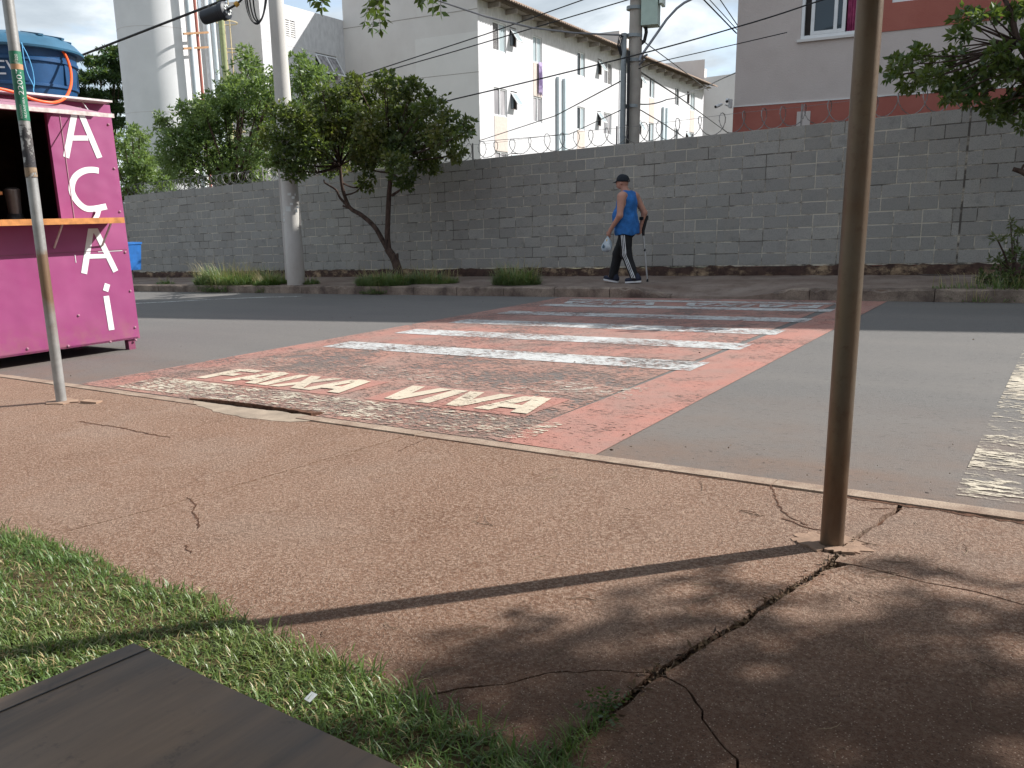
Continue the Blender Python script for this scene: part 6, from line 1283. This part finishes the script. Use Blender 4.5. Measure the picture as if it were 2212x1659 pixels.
for i in range(9):
    t_ = math.pi-.42+.84*i/8; b.v += [tuple(mp(c_.x+.1200*math.cos(t_), .0990*math.sin(t_), c_.z-.004)), tuple(mp(c_.x+.1170*math.cos(t_), .0965*math.sin(t_), c_.z-.002+.026*math.sin(math.pi*i/8)))]
for i in range(8): b.f.append((2*i, 2*i+2, 2*i+3, 2*i+1))
b.build('strap_gap', 'hair_grey', cap, smooth=True)
# shoes
for A_, tilt in ((LA, -.10), (RA, .13)):
    S = SDF((A_[0]-.12, A_[1]-.08, -.03), (A_[0]+.28, A_[1]+.08, .2), .006)
    rz = lambda u, v: (A_[0]-.03+u*math.cos(tilt)-v*math.sin(tilt), A_[1], .012+u*math.sin(tilt)*1.0+v*math.cos(tilt) + (.0 if tilt > 0 else .028))
    S.cap(rz(-.03,.045), rz(.17,.035), .045, .036, .02).cap(rz(-.03,.05), rz(-.01,.09), .045, .045, .03).cap(rz(.05,.05), rz(.0,.09), .042, .045, .03)
    sn, cn = math.sin(tilt), math.cos(tilt); o_ = rz(0, .014); S.cut(lambda X, Y, Z: -((Z-o_[2])*cn-(X-o_[0])*sn))
    sho = link('shoe', S.mesh('shoe', xf), 'shoe_navy', man, smooth=True, angle=0)
    b = MB(); P = [(-.078,.0),(-.07,.032),(-.03,.043),(.05,.040),(.14,.042),(.19,.03),(.208,0),(.19,-.03),(.14,-.042),(.05,-.040),(.0-.03,-.043),(-.07,-.032)]
    lo_ = [mp(*(Vector(rz(u, -.010))+Vector((0,v,0)))) for u, v in P]; hi_ = [mp(*(Vector(rz(u, .016))+Vector((0,v*1.02,0)))) for u, v in P]; m_ = len(P); b.v = [tuple(p) for p in lo_+hi_]; b.f = [tuple(range(m_))[::-1], tuple(range(m_, 2*m_))]+[(i, (i+1)%m_, m_+(i+1)%m_, m_+i) for i in range(m_)]
    b.build('sole', 'sole_white', sho)
# forearm crutch
cr = empty('crutch', mp(-.215,-.275,0)); tag(cr, 'aluminium forearm crutch with black cuff held in the right hand of the person', 'crutch')
tip = Vector((-.245,-.295,.012)); grip = Vector((-.150,-.290,.84)); top_ = Vector((-.205,-.325,1.08)); m1 = tip.lerp(grip,.62)
MB().tube([mp(*tip.lerp(grip,.02)), mp(*m1)], .0135, 10).build('lower_tube', 'crutch_alu', cr, smooth=True); MB().tube([mp(*m1), mp(*tip.lerp(grip,.97))], .0155, 10).build('upper_tube', 'crutch_alu', cr, smooth=True)
MB().tube([mp(*(m1+Vector((0,0,-.02)))), mp(*(m1+Vector((0,0,.02))))], .0155, 10).build('collar', 'crutch_black', cr, smooth=True); MB().tube([mp(*(tip-Vector((0,0,.008)))), mp(*(tip+Vector((0,0,.045))))], [.020,.014], 10).build('rubber_foot', 'crutch_black', cr, smooth=True)
MB().tube([mp(*tip.lerp(grip,.90)), mp(*grip), mp(*grip.lerp(top_,.4)), mp(*top_)], [.020,.028,.026,.020], 10).build('shell', 'crutch_black', cr, smooth=True); MB().tube([mp(*(grip+Vector((-.01,.0,.01)))), mp(*(grip+Vector((.11,.012,.0))))], .015, 10).build('handgrip', 'crutch_black', cr, smooth=True)
cf = [mp(top_.x+.045+.070*math.cos(a)*.95, top_.y+.035+.062*math.sin(a), top_.z-.03) for a in np.linspace(-2.9, 1.9, 18)]
MB().tube(cf, .011, 6).tube([p-Vector((0,0,.03)) for p in cf], .011, 6).tube([p-Vector((0,0,.015)) for p in cf], .010, 6).build('cuff', 'crutch_black', cr, smooth=True)
# plastic bag, knotted
hb = Vector(LWr)+Vector((.45,-.05,-.9)).normalized()*.105; bg_ = empty('plastic_bag', mp(hb.x,hb.y,hb.z-.28)); tag(bg_, 'knotted pale plastic bag hanging from the left hand of the person', 'bag')
b = MB(); n = 22; prof = [(.004,.008),(-.02,.014),(-.05,.030),(-.09,.055),(-.14,.078),(-.185,.086),(-.225,.074),(-.252,.045),(-.262,.012)]
rb2 = random.Random(5)
for z_, r in prof:
    for j in range(n):
        t_ = 2*math.pi*j/n; w_ = 1+.10*math.sin(3*t_+z_*30)+.06*math.sin(7*t_+z_*55)+rb2.uniform(-.03,.03); b.v.append(tuple(mp(hb.x+.025*(-z_/.26)+r*w_*math.cos(t_)*1.05, hb.y+r*w_*math.sin(t_)*.8, hb.z+z_)))
for i in range(len(prof)-1):
    for j in range(n): b.f.append((i*n+j, i*n+(j+1)%n, (i+1)*n+(j+1)%n, (i+1)*n+j))
b.f.append(tuple((len(prof)-1)*n+j for j in range(n))); bo = b.build('pouch', 'bag_plastic', bg_, smooth=True, angle=0)
MB().tube([mp(hb.x-.03,hb.y+.01,hb.z+.035), mp(hb.x,hb.y,hb.z+.005), mp(hb.x-.045,hb.y-.01,hb.z+.012)], [.004,.011,.005], 7).tube([mp(hb.x,hb.y,hb.z-.005), mp(hb.x+.02,hb.y+.01,hb.z+.04)], [.010,.004], 6).build('knot', 'bag_plastic', bg_, smooth=True)
for (du, z_, w_, h_, mt) in ((.35,-.17,.026,.03,'bag_print'),(.5,-.145,.018,.014,'bag_print'),(-.12,-.065,.016,.02,'bag_yellow')):
    b = MB(); k = 6; zc_ = z_
    def bagp(t_, z__):
        zz_ = [p[0] for p in prof]; r = float(np.interp(-z__, [-q for q in zz_], [p[1] for p in prof])); w0 = 1+.10*math.sin(3*t_+z__*30)+.06*math.sin(7*t_+z__*55)+.05; return mp(hb.x+.025*(-z__/.26)+r*w0*math.cos(t_)*1.05, hb.y+r*w0*math.sin(t_)*.8, hb.z+z__)
    tcen = math.pi/2-du+.55*0
    for i in range(k+1):
        tt_ = tcen+(i/k-.5)*w_*2/.08
        for j in range(5): b.v.append(tuple(bagp(tt_, z_+(j/4-.5)*2*h_*math.sqrt(max(.05,1-(2*i/k-1)**2)))))
    for i in range(k):
        for j in range(4): b.f.append((i*5+j, (i+1)*5+j, (i+1)*5+j+1, i*5+j+1))
    b.build('print', mt, bo, smooth=True)
